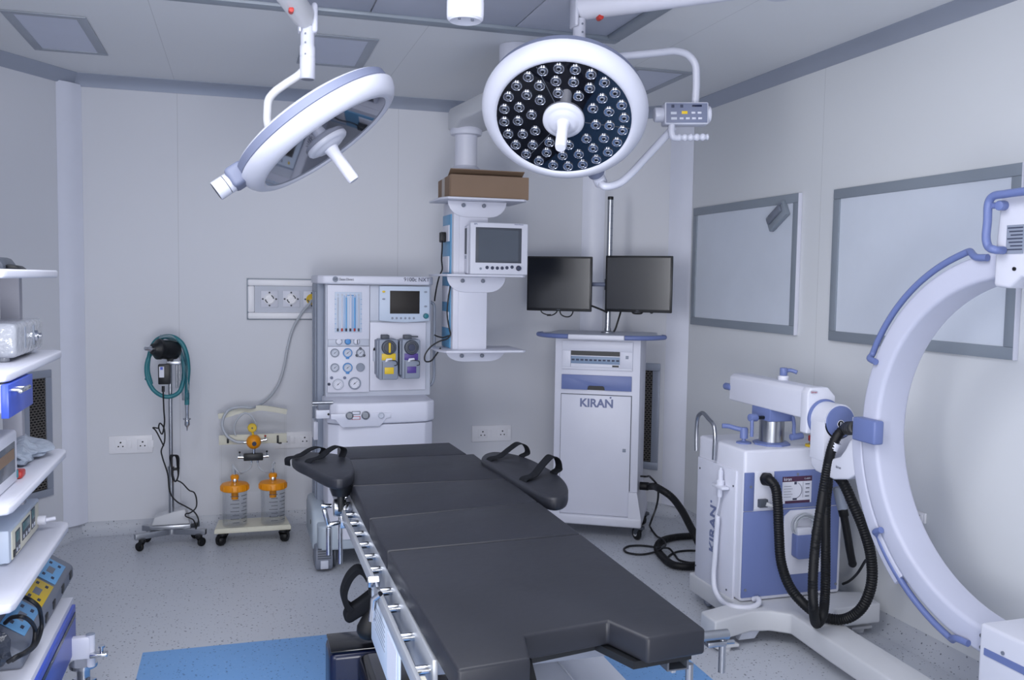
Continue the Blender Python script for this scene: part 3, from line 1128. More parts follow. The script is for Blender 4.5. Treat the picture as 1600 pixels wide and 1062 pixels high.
# regulator ball with gauge on top
RY = BY-.055
p = at(396.5, 690, Y=RY)
mb = MB()
mb.sphere(p, .043, n=28)
mb.cyl(p, (p.x, BY-.01, p.z), .014, n=14)
rg = mb.build('regulator', 'orange', su)
MB().lathe([(.013, 0), (.013, .006), (.006, .007), (.006, .002), (0, .002)], (p.x+.002, p.y-.042, p.z-.004), (0, -1, 0), 18).build('regulator_knob', 'ink', rg)
mb = MB()
mb.cyl((p.x+.03, p.y, p.z+.004), (p.x+.075, p.y, p.z+.012), .008, n=12)
mb.cyl((p.x-.03, p.y, p.z), (p.x-.065, p.y, p.z-.002), .007, n=12)
mb.sphere((p.x+.066, p.y-.006, p.z+.034), .006, m=1)
mb.cyl((p.x+.064, p.y-.004, p.z+.012), (p.x+.066, p.y-.006, p.z+.034), .003, n=8)
mb.build('hose_valve', ['chrome', 'red'], rg)
g = at(394, 668, Y=RY)
mb = MB()
mb.lathe([(.026, 0), (.026, .022), (.022, .025), (.021, .022), (0, .022)], (g.x, g.y+.01, g.z), (0, -1, 0), 28)
mb.cyl((g.x, g.y, g.z-.02), (p.x, p.y, p.z+.03), .007, n=10)
mb.cyl((g.x, g.y-.0125, g.z), (g.x, g.y-.0145, g.z), .005, n=10, m=1)
mb.build('vacuum_gauge', ['yellow', 'dgrey'], su)
m0, m1 = at(380.5, 714, Y=RY), at(411, 713, Y=RY)
mb = MB()
mb.box((m0.x, RY-.02, m0.z-.02), (m1.x, RY+.02, m0.z+.02), .004)
mb.cyl((p.x, RY, m0.z+.018), (p.x, RY, p.z-.03), .009, n=12, m=1)
for sx, s in ((m0.x, -1), (m1.x, 1)):
    mb.cyl((sx, RY, m0.z), (sx+s*.032, RY, m0.z+.002), .010, n=12, m=1)
    mb.cyl((sx+s*.02, RY, m0.z), (sx+s*.022, RY-.004, m0.z+.028), .003, n=8, m=1)
    mb.sphere((sx+s*.022, RY-.004, m0.z+.03), .006, m=0)
for dx in (-.014, .022):
    mb.cyl((p.x+dx, RY, m0.z-.036), (p.x+dx, RY, m0.z-.018), .006, n=10, m=1)
mb.build('manifold', ['black', 'chrome'], su)
JY = 5.43
jx = [at(367, 790, Y=JY).x, at(426.5, 790, Y=JY).x]
jtop = [at(367, 757, Y=JY).z, at(426.5, 754, Y=JY).z]
mb = MB()
mb.tube([(p.x-.014, RY, m0.z-.03), (p.x-.018, RY-.004, m0.z-.06), (p.x-.06, RY-.02, m0.z-.088), (jx[0]+.025, JY, m0.z-.075), (jx[0]-.004, JY, m0.z-.04), (jx[0]-.01, JY, m0.z-.025), (jx[0]-.006, JY, m0.z-.07), (jx[0], JY, jtop[0]+.055)], .0052, 8)
mb.tube([(p.x+.022, RY, m0.z-.03), (p.x+.03, RY-.004, m0.z-.065), (p.x+.07, RY-.03, m0.z-.09), (jx[1]-.01, JY+.01, m0.z-.07), (jx[1]+.012, JY+.01, m0.z-.03), (jx[1]+.004, JY, m0.z-.025), (jx[1]-.004, JY, m0.z-.05), (jx[1], JY, jtop[1]+.055)], .0052, 8)
mb.build('jar_tubing', 'hosegrey', su)
for k in range(2):
    jl = 'clear orange lidded suction jar, left one on the cream trolley, nearest the steel stand' if k == 0 else 'clear orange lidded suction jar, right one on the cream trolley, nearest the anaesthesia machine'
    x, zt_ = jx[k], jtop[k]
    zj = bz1+.0015
    j = thing('suction_jar', (x, JY, zj), jl, 'jar', 'suction jars on the trolley')
    r = .071
    mb = MB()
    mb.lathe([(0, .0), (r*.94, 0), (r*.97, .006), (r, zt_-zj-.02), (r*.955, zt_-zj-.02), (r*.93, .010), (0, .008)], (x, JY, zj), (0, 0, 1), 40)
    mb.build('glass', 'jar', j)
    mb = MB()
    for q in range(8):
        zz = zj+.03+.022*q
        for a0, a1 in ((-100, -70), (-50, -25)):
            P = arc((x, JY, zz), r+.0008, a0-(10 if q % 2 else 0), a1, (1, 0, 0), (0, 1, 0), 6)
            mb.ribbon(P, .0032, .0006, (0, 0, 1), sub=2)
    mb.build('scale_marks', 'dgrey', j)
    mb = MB()
    mb.lathe([(0, -.002), (r+.004, -.002), (r+.008, .002), (r+.008, .030), (r+.002, .038), (r*.5, .046), (.020, .048), (.018, .062), (.024, .066), (.024, .084), (.016, .090), (0, .090)], (x, JY, zt_-.03), (0, 0, 1), 40)
    mb.cyl((x, JY, zt_-.085), (x, JY, zt_-.03), .020, n=18)
    for a in range(0, 360, 20):
        c, s = math.cos(math.radians(a)), math.sin(math.radians(a))
        mb.cyl((x+c*(r+.008), JY+s*(r+.008), zt_-.028), (x+c*(r+.008), JY+s*(r+.008), zt_-.002), .003, n=6)
    lid = mb.build('jar_lid', 'orange', j)
    mb = MB()
    mb.cyl((x, JY, zt_+.055), (x, JY, zt_+.085), .006, n=12)
    mb.lathe([(.012, 0), (.012, .004), (.008, .006), (0, .006)], (x, JY-.024, zt_+.028), (0, -1, 0), 16)
    mb.build('lid_nozzle', 'chrome', lid)

# grey suction hose from the gas outlet down to the regulator
hs = [at(487, 468, Y=YB-.05), at(484, 474, Y=YB-.075), at(471, 490, Y=YB-.05), at(457, 515, Y=YB-.03), at(449, 545, Y=YB-.03), at(444, 572, Y=YB-.035), at(436, 598, Y=YB-.05), at(424, 617, Y=YB-.08), at(408, 631, Y=YB-.13), at(392, 636.5, Y=BY-.05), at(374, 636, Y=BY-.05), at(358, 640, Y=BY-.04), at(349, 653, Y=BY-.04), at(348, 668, Y=BY-.04), at(356, 682, Y=BY-.045), at(370, 690, Y=BY-.05), at(381, 690.5, Y=RY)]
mb = MB()
mb.tube(hs, .0085, 10)
mb.cyl(at(487, 467.5, Y=YB-.032), hs[0]+Vector((0, -.01, 0)), .014, n=16, m=1)
tag(mb.build('suction_hose', ['hosegrey', 'yellow']), 'thick grey suction hose from the wall gas panel down to the orange regulator', 'hose')
mb = MB()
mb.tube([at(368, 680, Y=BY-.03), at(366, 668, Y=BY-.03), at(371, 655, Y=BY-.03), at(383, 645, Y=BY-.03), at(393, 650, Y=BY-.035), at(400, 662, Y=BY-.035), at(401, 674, Y=BY-.03)], .0055, 8)
tag(mb.build('spare_tube', 'hosegrey'), 'thin grey loop of tube hooked over the cream trolley handle behind the gauge', 'hose')

# ================================================================== STEEL STAND WITH SUSPENDED MOTOR
SX, SY = at(268, 812, Y=5.44).x, 5.44
ms = thing('motor_stand', (SX, SY, 0), 'slim steel stand on casters by the back wall holding a black motor', 'stand')
mb = MB()
mb.cyl((SX, SY, .07), (SX, SY, .10), .028, n=20)
legs = [(-.165, -.075, 1.0), (.165, -.055, -.9), (.12, .115, -2.2), (-.14, .10, 2.3)]
for lx, ly, _ in legs:
    d = Vector((lx, ly, 0)).normalized()
    n_ = Vector((-d.y, d.x, 0))
    L = Vector((lx, ly, 0)).length+.025
    R = Matrix((d, n_, Vector((0, 0, 1)))).transposed().to_4x4()
    R.translation = (SX, SY, 0)
    b = MB(R)
    b.box((0, -.016, .068), (L, .016, .100), .002)
    b.build('base_leg', 'steel', ms)
mb.build('base_hub', 'steel', ms)
for lx, ly, h in legs:
    caster(ms, (SX+lx, SY+ly, 0), .069, .025, .022, h, 'black', 'rubber', hub='black')
ptop = at(262, 560, Y=SY).z
mb = MB()
pt = Vector((at(262, 560, Y=SY).x, SY, ptop))
mb.cyl((SX, SY, .09), (SX, SY, .45), .015, n=18)
mb.cyl((SX, SY, .44), (SX, SY, ptop), .011, n=18)
mb.cyl((SX, SY, .435), (SX, SY, .46), .019, n=18)
mb.build('pole', 'steel', ms)
cxm = SX+.035
mb = MB()
mb.cyl((cxm, SY+.01, ptop-.17), (cxm, SY+.01, ptop-.03), .006, n=10)
mb.cyl((cxm+.014, SY+.01, ptop-.17), (cxm+.014, SY+.01, ptop-.03), .004, n=10)
mb.box((SX-.02, SY-.012, ptop-.035), (cxm+.022, SY+.02, ptop-.015), .003)
mb.build('hanger_bracket', 'steel', ms)
# motor
mc = at(256, 546, Y=SY-.03)
mo = thing('drill_motor', (mc.x, mc.y, ptop-.01), 'black suspended drill motor with chrome nose on top of the steel stand', 'motor')
ax = Vector((-.78, -.55, .10)).normalized()
mb = MB()
e0 = mc-ax*.085
mb.lathe([(0, 0), (.042, 0), (.052, .012), (.054, .05), (.054, .10), (.058, .105), (.058, .122), (.052, .126), (.05, .13), (.034, .142), (.030, .155), (0, .155)], e0, ax, 36)
mb.box((SX-.015, SY-.03, ptop-.012), (SX+.02, SY+.012, mc.z-.035), .004)
mb.build('motor_body', 'black', mo)
mb = MB()
mb.lathe([(.016, 0), (.016, .018), (.011, .022), (.011, .045), (.008, .048), (0, .048)], e0+ax*.154, ax, 24)
mb.build('motor_nose', 'chrome', mo)
# controller box on pole
b0, b1 = at(247, 569, Y=SY-.05), at(266.5, 600, Y=SY-.05)
cb = thing('power_adapter', ((b0.x+b1.x)/2, SY-.04, b1.z), 'small black power box with white label strapped to the steel stand', 'power adapter')
mb = MB()
mb.box((b0.x, SY-.062, b1.z), (b1.x, SY-.013, b0.z), .005)
mb.build('case', 'black', cb)
mb = MB()
mb.box((b0.x+.006, SY-.0632, b1.z+.04), (b0.x+.032, SY-.0615, b0.z-.012))
mb.box((b0.x+.012, SY-.0638, b0.z-.03), (b0.x+.026, SY-.0628, b0.z-.014), m=1)
mb.build('sticker', ['white2', 'cobalt'], cb)
# flexible teal shaft in film
def S(px, py, dy=0.):
    return at(px, py, Y=SY+dy)


P = [S(243, 545, .03), S(234, 555, .02), S(229, 572, .0), S(231, 592, -.01), S(240, 609, -.02), S(254, 618.5, -.03), S(268, 619, -.03), S(280, 612, -.03), S(286, 596, -.02), S(287, 570, 0), S(281, 548, .02), S(270, 532, .03), S(258, 526, .03), S(246, 530, .03), S(238, 540, .02), S(233, 556, .015), S(231, 578, .0), S(236, 600, -.01)]
mb = MB()
mb.tube(P, .012, 12)
P2 = [S(246, 531, .02), S(258, 525.5, .01), S(272, 527, .0), S(284, 536, -.01), S(291, 552, -.01), S(294, 575, 0), S(292.5, 600, 0), S(292, 632, 0)]
mb.tube(P2, .013, 12)
mb.sphere(S(228, 592, 0), .007)
fx = thing('flexible_shaft', (P2[-1].x, SY, S(290, 668).z), 'teal flexible drill shaft coiled over the motor stand in clear wrap', 'flexible shaft')
mb.build('shaft_hose', 'teal', fx)
mb = MB()
e = S(292, 632)
mb.lathe([(.012, 0), (.012, -.004), (.010, -.045), (.010, -.075), (.022, -.078), (.022, -.085), (.014, -.09), (.016, -.115), (.010, -.125), (.005, -.13), (.003, -.15), (0, -.15)], e, (0, 0, 1), 20)
mb.build('hand_piece', 'chrome', fx)
mb = MB()
mb.tube([S(262, 528, -.02), S(276, 536, -.03), S(284, 552, -.03), S(287, 575, -.02), S(286, 598, -.01)], lambda: 0, 3) if False else None
mb.sweep(curve([S(250, 529, 0), S(266, 529, -.02), S(279, 541, -.025), S(286, 560, -.025), S(288, 584, -.02), S(289, 606, -.015), S(291, 624, -.01)], 6), lambda t: [((.022+.004*math.sin(9*t+k))*math.cos(2*PI*k/9), (.016+.004*math.sin(13*t+2*k))*math.sin(2*PI*k/9)) for k in range(9)])
mb.build('plastic_wrap', 'film', fx)
# power cable of the motor, looped and tied at the pole
mb = MB()
C1 = [S(255, 604, -.04), S(255, 611, -.045), S(256, 640, -.04), S(257, 660, -.04), S(253, 678, -.03), S(248, 668, -.025), S(250, 661, -.03), S(256, 668, -.035), S(257, 690, -.04), S(252, 704, -.03), S(254, 715, -.03), S(262, 740, -.03), S(266, 770, -.03), S(276, 783, -.04), S(292, 792, -.05), S(304, 800, -.05), S(310, 812, -.05), S(306, 826, -.05)]
mb.tube(C1, .0042, 8)
mb.cyl(S(255, 603, -.04), S(255, 612, -.045), .008, n=12)
C2 = [S(248, 669, -.025), S(239, 668, -.02), S(243, 672, -.02), S(256, 697, -.03)]
mb.tube(C2, .004, 8)
C3 = [S(276, 750, -.03), S(284, 754, -.03), S(296, 766, -.03), S(303, 769, -.03), S(307, 780, -.03), S(306, 793, -.04), S(297, 801, -.05), S(290, 803, -.05), S(290, 806, -.05), S(302, 812, -.05), S(306, 824, -.05)]
mb.tube(C3, .004, 8)
tag(mb.build('power_cable', 'cable'), 'black cable hanging along the steel stand from power box to the foot pedal', 'cable')
mb = MB()
for k in range(5):
    a = .006*k
    mb.tube([S(266+k, 712, -.02-a), S(274+k, 712, -.025-a), S(277+k*.6, 728, -.03-a), S(278, 745, -.03-a), S(274, 752, -.025-a), S(269+k*.5, 745, -.02-a), S(268, 728, -.02-a)], .0042, 7, closed=True)
mb.box(S(268, 735, -.055), S(281, 730, -.015), .002)
tag(mb.build('cable_bundle', 'cable'), 'tied bundle of black cable on the steel stand pole', 'cable')
# foot pedal lying on the stand base
fp0 = at(238, 818, Y=SY+.03)
fo = thing('foot_pedal', (SX, SY+.0, .101), 'grey metal foot pedal resting on the base of the steel stand', 'foot pedal')
mb = MB()
mb.box((SX-.115, SY-.035, .1012), (SX+.105, SY+.09, .125), .004)
mb.build('pedal_base', 'steel', fo)
mb = MB()
mb.prism([(-.105, .0), (-.09, .045), (.02, .075), (.075, .085), (.10, .0)], (SX, SY-.02, .1255), (1, 0, 0), (0, 0, 1), (0, 1, 0), .10, bev=.005)
mb.build('pedal_plate', 'warmwhite', fo)
# ================================================================== CEILING PENDANT WITH SHELVES
PY = 4.82
bx0, bx1 = at(708, 430, Y=PY).x, at(762, 430, Y=PY).x
byb = at(692, 430, X=bx0).y
zs = [at(755, 311, Y=PY-.10).z, at(755, 430.5, Y=PY-.10).z, at(760, 549, Y=PY-.10).z]
zt, zb = at(730, 306, Y=PY).z, at(730, 553, Y=PY).z
pn = thing('ceiling_pendant', ((bx0+bx1)/2, (PY+byb)/2, zb), 'white ceiling pendant with three shelves and a blue socket strip by the back wall', 'ceiling pendant')
mb = MB()
zt = zs[0]-.0065
mb.box((bx0, PY, zb), (bx1, byb, zt), .006)
mb.box((bx0+.03, PY-.006, zb+.02), (bx1-.004, PY+.002, zt-.01), .002)
mb.build('service_column', 'white', pn)
mb = MB()
mb.box((bx0-.006, PY+.045, zb+.03), (bx0+.002, byb-.012, at(700, 336, X=bx0).z), .002)
mb.build('socket_strip', 'sky', pn)
for yy in (365, 413, 459, 499):
    p = at(700, yy, X=bx0)
    mb = MB()
    mb.box((bx0-.012, PY+.07, p.z-.045), (bx0-.004, byb-.04, p.z+.045), .002)
    mb.build('socket_plate', 'white2', pn)
sx0, sx1 = at(687, 311, Y=PY-.05).x, at(823, 311, Y=PY-.10).x
for k, z in enumerate(zs):
    mb = MB()
    x1 = sx1 if k < 2 else at(817, 545, Y=PY-.05).x
    mb.prism([(sx0, PY-.03), (sx0+.03, PY-.12), (x1-.02, PY-.12), (x1, PY-.10), (x1, byb-.03), (sx0, byb-.03)], (0, 0, z-.006), (1, 0, 0), (0, 1, 0), (0, 0, 1), .012, bev=.003)
    sh = mb.build('shelf', 'white', pn)
    # rounded gusset below with two screws
    zz = z-.007
    a0, a1 = at(700, 320, Y=PY-.02).x, at(792, 320, Y=PY-.02).x
    h = .085 if k < 2 else .055
    poly = [(a0, 0), (a1, 0)]+[(a1-.10+.10*math.cos(math.radians(t)), -h*math.sin(math.radians(t))) for t in range(15, 91, 15)]+[(a0+.10-.10*math.sin(math.radians(t)), -h*math.cos(math.radians(t))) for t in range(0, 76, 15)]
    mb = MB()
    mb.prism(poly, (0, PY-.014, zz), (1, 0, 0), (0, 0, 1), (0, 1, 0), .007, bev=.002)
    mb.build('gusset', 'white', sh)
    for cx in (724, 756):
        p = at(cx, 323, Y=PY-.016)
        mb = MB()
        mb.cyl((p.x, PY-.026, zz-.022), (p.x, PY-.013, zz-.022), .011, n=14, bev=.002)
        mb.build('shelf_screw', 'midgrey', sh)
# drop tube and flanges
cy = 4.96
c = at(728, 240, Y=cy)
zf0, zf1 = at(728, 268, Y=cy).z, at(728, 200, Y=cy).z
mb = MB()
mb.lathe([(.085, 0), (.088, .008), (.075, .02), (.063, .03), (.061, zf1-zf0-.06), (.063, zf1-zf0-.045), (.085, zf1-zf0-.04), (.089, zf1-zf0-.03), (.089, zf1-zf0-.012), (.08, zf1-zf0)], (c.x, cy, zf0), (0, 0, 1), 40)
mb.cyl((c.x, cy, zt+.006), (c.x, cy, zf0+.004), .07, n=30)
mb.build('drop_tube', 'white', pn)
# horizontal box arm towards the ceiling mount
p = at(690, 172, Y=5.02)
za1, za0 = 2.505, 2.385
Pa, Pb = Vector((c.x+.005, 5.03, 0)), Vector((c.x+.10, 4.22, 0))
d = (Pb-Pa).normalized()
n_ = Vector((-d.y, d.x, 0))
mb = MB()
mb.prism([(0, .0), (.0, za1-za0-.02), (.03, za1-za0), (.86, za1-za0), (.86, .03), (.2, .03), (.13, 0)], (Pa.x-n_.x*.10, Pa.y-n_.y*.10, za0), d, (0, 0, 1), n_, .20, bev=.014, seg=3)
mb.build('pendant_arm', 'warmwhite', pn)
mb = MB()
mb.cyl((Pb.x-.01, Pb.y+.09, za1-.02), (Pb.x-.01, Pb.y+.09, H-.001), .085, n=32)
mb.build('ceiling_mount', 'white', pn)

# cardboard box on the top shelf
zsh = zs[0]+.0065
f0, f1 = at(704, 300, Y=PY-.09), at(826, 300, Y=PY-.09)
ztop = at(760, 275.5, Y=PY-.09).z
yb_ = PY+.036
bxo = thing('cardboard_box', ((f0.x+f1.x)/2, PY+.05, zsh), 'open brown cardboard box on the top shelf of the white pendant', 'box')
mb = MB()
t_ = .004
mb.box((f0.x, PY-.09, zsh), (f1.x, PY-.09+t_, ztop))
mb.box((f0.x, yb_-t_, zsh), (f1.x, yb_, ztop))
mb.box((f0.x, PY-.09+t_, zsh), (f0.x+t_, yb_-t_, ztop))
mb.box((f1.x-t_, PY-.09+t_, zsh), (f1.x, yb_-t_, ztop))
mb.box((f0.x+t_, PY-.09+t_, zsh), (f1.x-t_, yb_-t_, zsh+t_))
mb.build('box_body', 'card', bxo)
mb = MB()
mb.prism([(0, 0), (.075, .036), (.075, .040), (0, .004)], (f0.x+.01, yb_-.004, ztop), (0, -1, 0), (0, 0, 1), (1, 0, 0), f1.x-f0.x-.02)
mb.build('back_flap', 'card', bxo)
mb = MB()
mb.prism([(0, 0), (.09, -.03), (.09, -.026), (0, .004)], (f0.x, PY-.088, ztop), (0, 1, 0), (0, 0, 1), (1, 0, 0), f1.x-f0.x)
mb.build('front_flap', 'card', bxo)
fe = at(686, 300, Y=PY+.17)
dd = (Vector((fe.x, PY+.17, 0))-Vector((f0.x, PY-.088, 0)))
L0 = dd.length
dd.normalize()
nd = Vector((-dd.y, dd.x, 0))
mb = MB()
mb.prism([(0, .0005), (L0, .0005), (L0, ztop-zsh-.012), (0, ztop-zsh)], (f0.x-.001, PY-.088, zsh), dd, (0, 0, 1), nd, .004)
sf = mb.build('side_flap', 'card', bxo)
mb = MB()
mb.prism([(L0*.42, .001), (L0*.66, .001), (L0*.66, ztop-zsh-.008), (L0*.42, ztop-zsh-.006)], Vector((f0.x-.001, PY-.088, zsh))+nd*.004, dd, (0, 0, 1), nd, .0008)
mb.build('tape', 'tape', sf)

# patient monitor on the middle shelf
MY = PY-.13
m0, m1 = at(735.5, 346.5, Y=MY), at(824.5, 424, Y=MY)
zsh = zs[1]+.0065
pm = thing('patient_monitor', ((m0.x+m1.x)/2, MY+.08, zsh), 'white patient monitor with grey screen on the pendant middle shelf', 'monitor')
mb = MB()
w, h = m1.x-m0.x, m0.z-zsh
mb.box((m0.x, MY, zsh), (m1.x, MY+.05, zsh+h), .007, 3)
mb.box((m0.x-.004, MY+.045, zsh+.002), (m1.x-.012, MY+.122, zsh+h-.012), .010, 3)
mb.build('housing', 'white2', pm)
s0, s1 = at(743.5, 354.5, Y=MY), at(814.5, 411.5, Y=MY)
mb = MB()
mb.box((s0.x, MY-.002, s1.z), (s1.x, MY+.006, s0.z), .002)
mb.build('screen_bezel', 'dgrey', pm)
s0, s1 = at(748, 358.5, Y=MY), at(809.5, 408, Y=MY)
MB().box((s0.x, MY-.003, s1.z), (s1.x, MY+.004, s0.z)).build('screen', 'screen2', pm)
for k, (cx, cy_) in enumerate(((751, 419.5), (761, 417.7), (769.3, 418.4), (777, 418.7), (784.6, 418.7), (792, 418.2), (800, 417.2))):
    p = at(cx, cy_, Y=MY)
    mb = MB()
    mb.lathe([(.0095 if k else .007, 0), (.009 if k else .0065, .004), (0, .005)], (p.x, MY+.001, p.z), (0, -1, 0), 16)
    mb.build('button', 'ink' if k else 'grey', pm)
p = at(810, 419, Y=MY)
MB().cyl((p.x, MY+.001, p.z), (p.x, MY-.016, p.z), .0145, .0125, n=22, bev=.002).build('trim_knob', 'ink', pm)
p = at(743.7, 349.8, Y=MY)
text('maker_lettering', 'BPL', (p.x, MY-.0005, p.z), (1, 0, 0), (0, 0, 1), .013, 'inkblue', pm)
p = at(811, 351, Y=MY)
text('model_lettering', 'Patient Monitor', (p.x, MY-.0005, p.z), (1, 0, 0), (0, 0, 1), .008, 'inkblue', pm)
a0 = at(725, 357, X=m0.x-.005)
mb = MB()
mb.box((m0.x-.007, MY+.066, a0.z-.14), (m0.x-.001, MY+.104, a0.z-.0), .002)
mb.box((m0.x-.008, MY+.074, a0.z-.165), (m0.x-.001, MY+.096, a0.z-.147), .001, m=1)
mb.build('side_port_panel', ['dgrey', 'grey'], pm)

# cables of the pendant
q = lambda x, y, Y: at(x, y, Y=Y)
xs_ = bx0-.02
Ys = (PY+byb)/2+.02
g = lambda x, y: at(x, y, X=xs_-.02)
mb = MB()
mb.tube([Vector((xs_-.01, Ys, at(692, 372, X=xs_).z)), g(691, 385), g(690, 405), g(691, 420), g(687, 430), g(683, 445), g(680, 462), g(679, 470)], .0042, 8)
mb.box((xs_-.024, Ys-.025, at(692, 379, X=xs_).z), (xs_+.007, Ys+.022, at(692, 363, X=xs_).z), .006)
tag(mb.build('power_cable', 'cable'), 'black plug and cable hanging from the blue socket strip of the pendant', 'cable')
mb = MB()
h_ = lambda x, y: at(x, y, Y=PY+.02) + Vector((-.012, 0, 0))
mb.tube([h_(707, 446), h_(704, 465), h_(702, 490), h_(705, 512), h_(707, 523), h_(702, 529), h_(690, 533), h_(676, 542), h_(667, 556), h_(668, 564), h_(676, 564), h_(684, 555), h_(692, 543)], .0042, 8)
mb.tube([h_(706, 524), h_(695, 527), h_(686, 525), h_(682, 523)], .0042, 8)
tag(mb.build('loose_cable', 'cable'), 'loose black cable looping below the pendant bottom shelf beside the anaesthesia machine', 'cable')

# ================================================================== SURGICAL LAMPS
hub = at(727, 20, Y=2.9)
zc = at(727, 33.5, Y=2.9).z
hb = thing('ceiling_hub', (hub.x, 2.9, zc), 'white cylindrical ceiling hub at the top edge between both surgical lamps', 'lamp mount')
r = 29.0/FPX*(Vector((hub.x, 2.9, zc))-CAM).dot(fwd)
mb = MB()
mb.lathe([(0, .012), (r*.85, 0), (r*.97, .006), (r, .02), (r, .06), (r*.985, .062), (r*.985, .067), (r, .069), (r, H-zc-.001)], (hub.x, 2.9, zc), (0, 0, 1), 48)
mb.build('hub_tube', 'white2', hb)
for k in (-.6, .5):
    MB().cyl((hub.x+k*.04, 2.9-.05*abs(k)+.01, zc-.001), (hub.x+k*.04, 2.9-.05*abs(k)+.01, zc+.012), .005, n=10).build('screw', 'midgrey', hb)
MB().lathe([(r+.12, 0), (r+.115, -.02), (r+.03, -.03), (r, -.03)], (hub.x, 2.9, H-.001), (0, 0, 1), 48).build('ceiling_rose', 'white2', hb)


def lamp_head(px, py, Y, cosA, dr, du, name_lab, with_lenses):
    c = at(px, py, Y=Y)
    v = (c-CAM).normalized()
    r_ = v.cross(Vector((0, 0, 1))).normalized()
    # screen right/up at that point, including camera roll
    u_ = r_.cross(v)
    cr, sr = math.cos(ROLL), math.sin(ROLL)
    r2, u2 = r_*cr+u_*sr, u_*cr-r_*sr
    sA = math.sqrt(1-cosA**2)
    n = (-v*cosA+(r2*dr+u2*du)*sA).normalized()
    root = thing('surgical_lamp', c-n*.05, name_lab, 'surgical lamp', 'ceiling surgical lamps')
    RO = .313
    mb = MB()
    mb.lathe([(0, -.140), (.10, -.137), (.20, -.122), (.270, -.104), (.292, -.096), (.298, -.092), (.297, -.088)], c, n, 72, 0, cap=False)
    mb.lathe([(.301, -.060), (.308, -.058), (RO, -.052), (RO-.001, -.044), (.305, -.026), (.292, -.010), (.277, -.001), (.264, .002), (.256, .000), (.250, -.008)], c, n, 72, 0, cap=False)
    hd = mb.build('lamp_housing', 'lampwhite', root)
    MB().lathe([(.294, -.092), (.304, -.088), (.306, -.062), (.298, -.058)], c, n, 72, cap=False).build('side_band', 'blue2', hd)
    mb = MB()
    mb.lathe([(.252, -.006), (0, -.006)], c, n, 72, cap=False)
    mb.build('lamp_glass', 'face' if with_lenses else 'mirror', root)
    # handle
    mb = MB()
    mb.lathe([(.078, -.008), (.078, .003), (.073, .009), (.062, .011), (.056, .012), (.050, .018), (.036, .020), (.0, .020)], c, n, 40)
    mb.build('handle_base', 'lampwhite', root)
    mb = MB()
    mb.lathe([(.026, .018), (.024, .028), (.021, .05), (.021, .145), (.018, .155), (0, .156)], c, n, 28)
    mb.build('handle', 'white', root)
    ex = u2-n*u2.dot(n)
    ex.normalize()
    ey = n.cross(ex)
    if with_lenses:
        mb = MB()
        o = c+n*-.0055
        R = Matrix((ex, ey, n)).transposed().to_4x4()
        R.translation = o
        b = MB(R)
        b.lathe([(.0195, 0), (.0195, .004), (.0180, .005), (.0165, .0012), (.0105, .0008), (.0095, .004), (.0065, .0055)], (0, 0, 0), (0, 0, 1), 20, 0, cap=False)
        b.lathe([(.0065, .0055), (.004, .0065), (0, .007)], (0, 0, 0), (0, 0, 1), 14, 1, cap=False)
        first = b.build('led_lens', ['lens', 'lensdark'], root)
        base = first.location.copy()
        pos = []
        for rr, cnt, ph in ((.224, 24, .1), (.172, 17, .3), (.121, 10, .18)):
            for k in range(cnt):
                a = 2*PI*(k+ph)/cnt
                pos.append(ex*(rr*math.cos(a))+ey*(rr*math.sin(a)))
        first.location = base+pos[0]
        copies(first, [base+q_ for q_ in pos[1:]])
        mb = MB()
        for a in (20, 140, 260):
            d = ex*math.cos(math.radians(a))+ey*math.sin(math.radians(a))
            e = n.cross(d)
            mb = MB()
            mb.prism([(.08, -.0012), (.248, -.0012), (.248, .0012), (.08, .0012)], c-n*.0058, d, e, n, .001)
            mb.build('glass_joint', 'dgrey', root)
    return root, c, n, ex, ey


# right lamp facing the camera
lr, c, n, ex, ey = lamp_head(880.5, 188.5, 3.2, .782, -.11, -.99, 'round surgical lamp with many small lenses and a keypad box, right of the two', True)
rim = at(921, 273, Y=3.33)
# joint at the lower rim
d0 = (rim-c)-n*(rim-c).dot(n)
d0.normalize()
jc = c+d0*.300-n*.072
mb = MB()
mb.cyl(jc-d0*.005, jc+d0*.045, .034, n=24, bev=.006)
mb.build('rim_knuckle', 'blue2', lr)
je = at(931, 297, Y=jc.y+.03)
dj = (je-(jc+d0*.03)).normalized()
mb = MB()
mb.cyl(jc+d0*.035, jc+d0*.055+dj*.0, .026, n=24)
mb.cyl(jc+d0*.05, jc+d0*.062, .0235, n=24)
mb.cyl(jc+d0*.06, jc+d0*.10, .026, n=24, bev=.005)
mb.build('joint_sleeve', 'lampwhite', lr)
jz = jc+d0*.08
YY = 3.40
k0 = at(1040, 215, Y=YY)
mb = MB()
mb.tube([jz, at(945, 291, Y=YY), at(968, 286, Y=YY), at(985, 272, Y=YY), at(1012, 243, Y=YY), at(1036, 217, Y=YY), at(1052, 200, Y=YY)], .016, 14)
mb.build('yoke_tube', 'lampwhite', lr)
pole = at(905, 55, Y=YY)
zp = at(905, 88, Y=YY).z
mb = MB()
mb.tube([(pole.x, YY, zp), at(935, 91, Y=YY), at(975, 87.5, Y=YY), at(1030, 82, Y=YY), at(1056, 80, Y=YY), at(1075, 86, Y=YY), at(1086, 100, Y=YY), at(1088, 122, Y=YY), at(1086, 166, Y=YY)], .0155, 14)
mb.build('yoke_tube', 'lampwhite', lr)
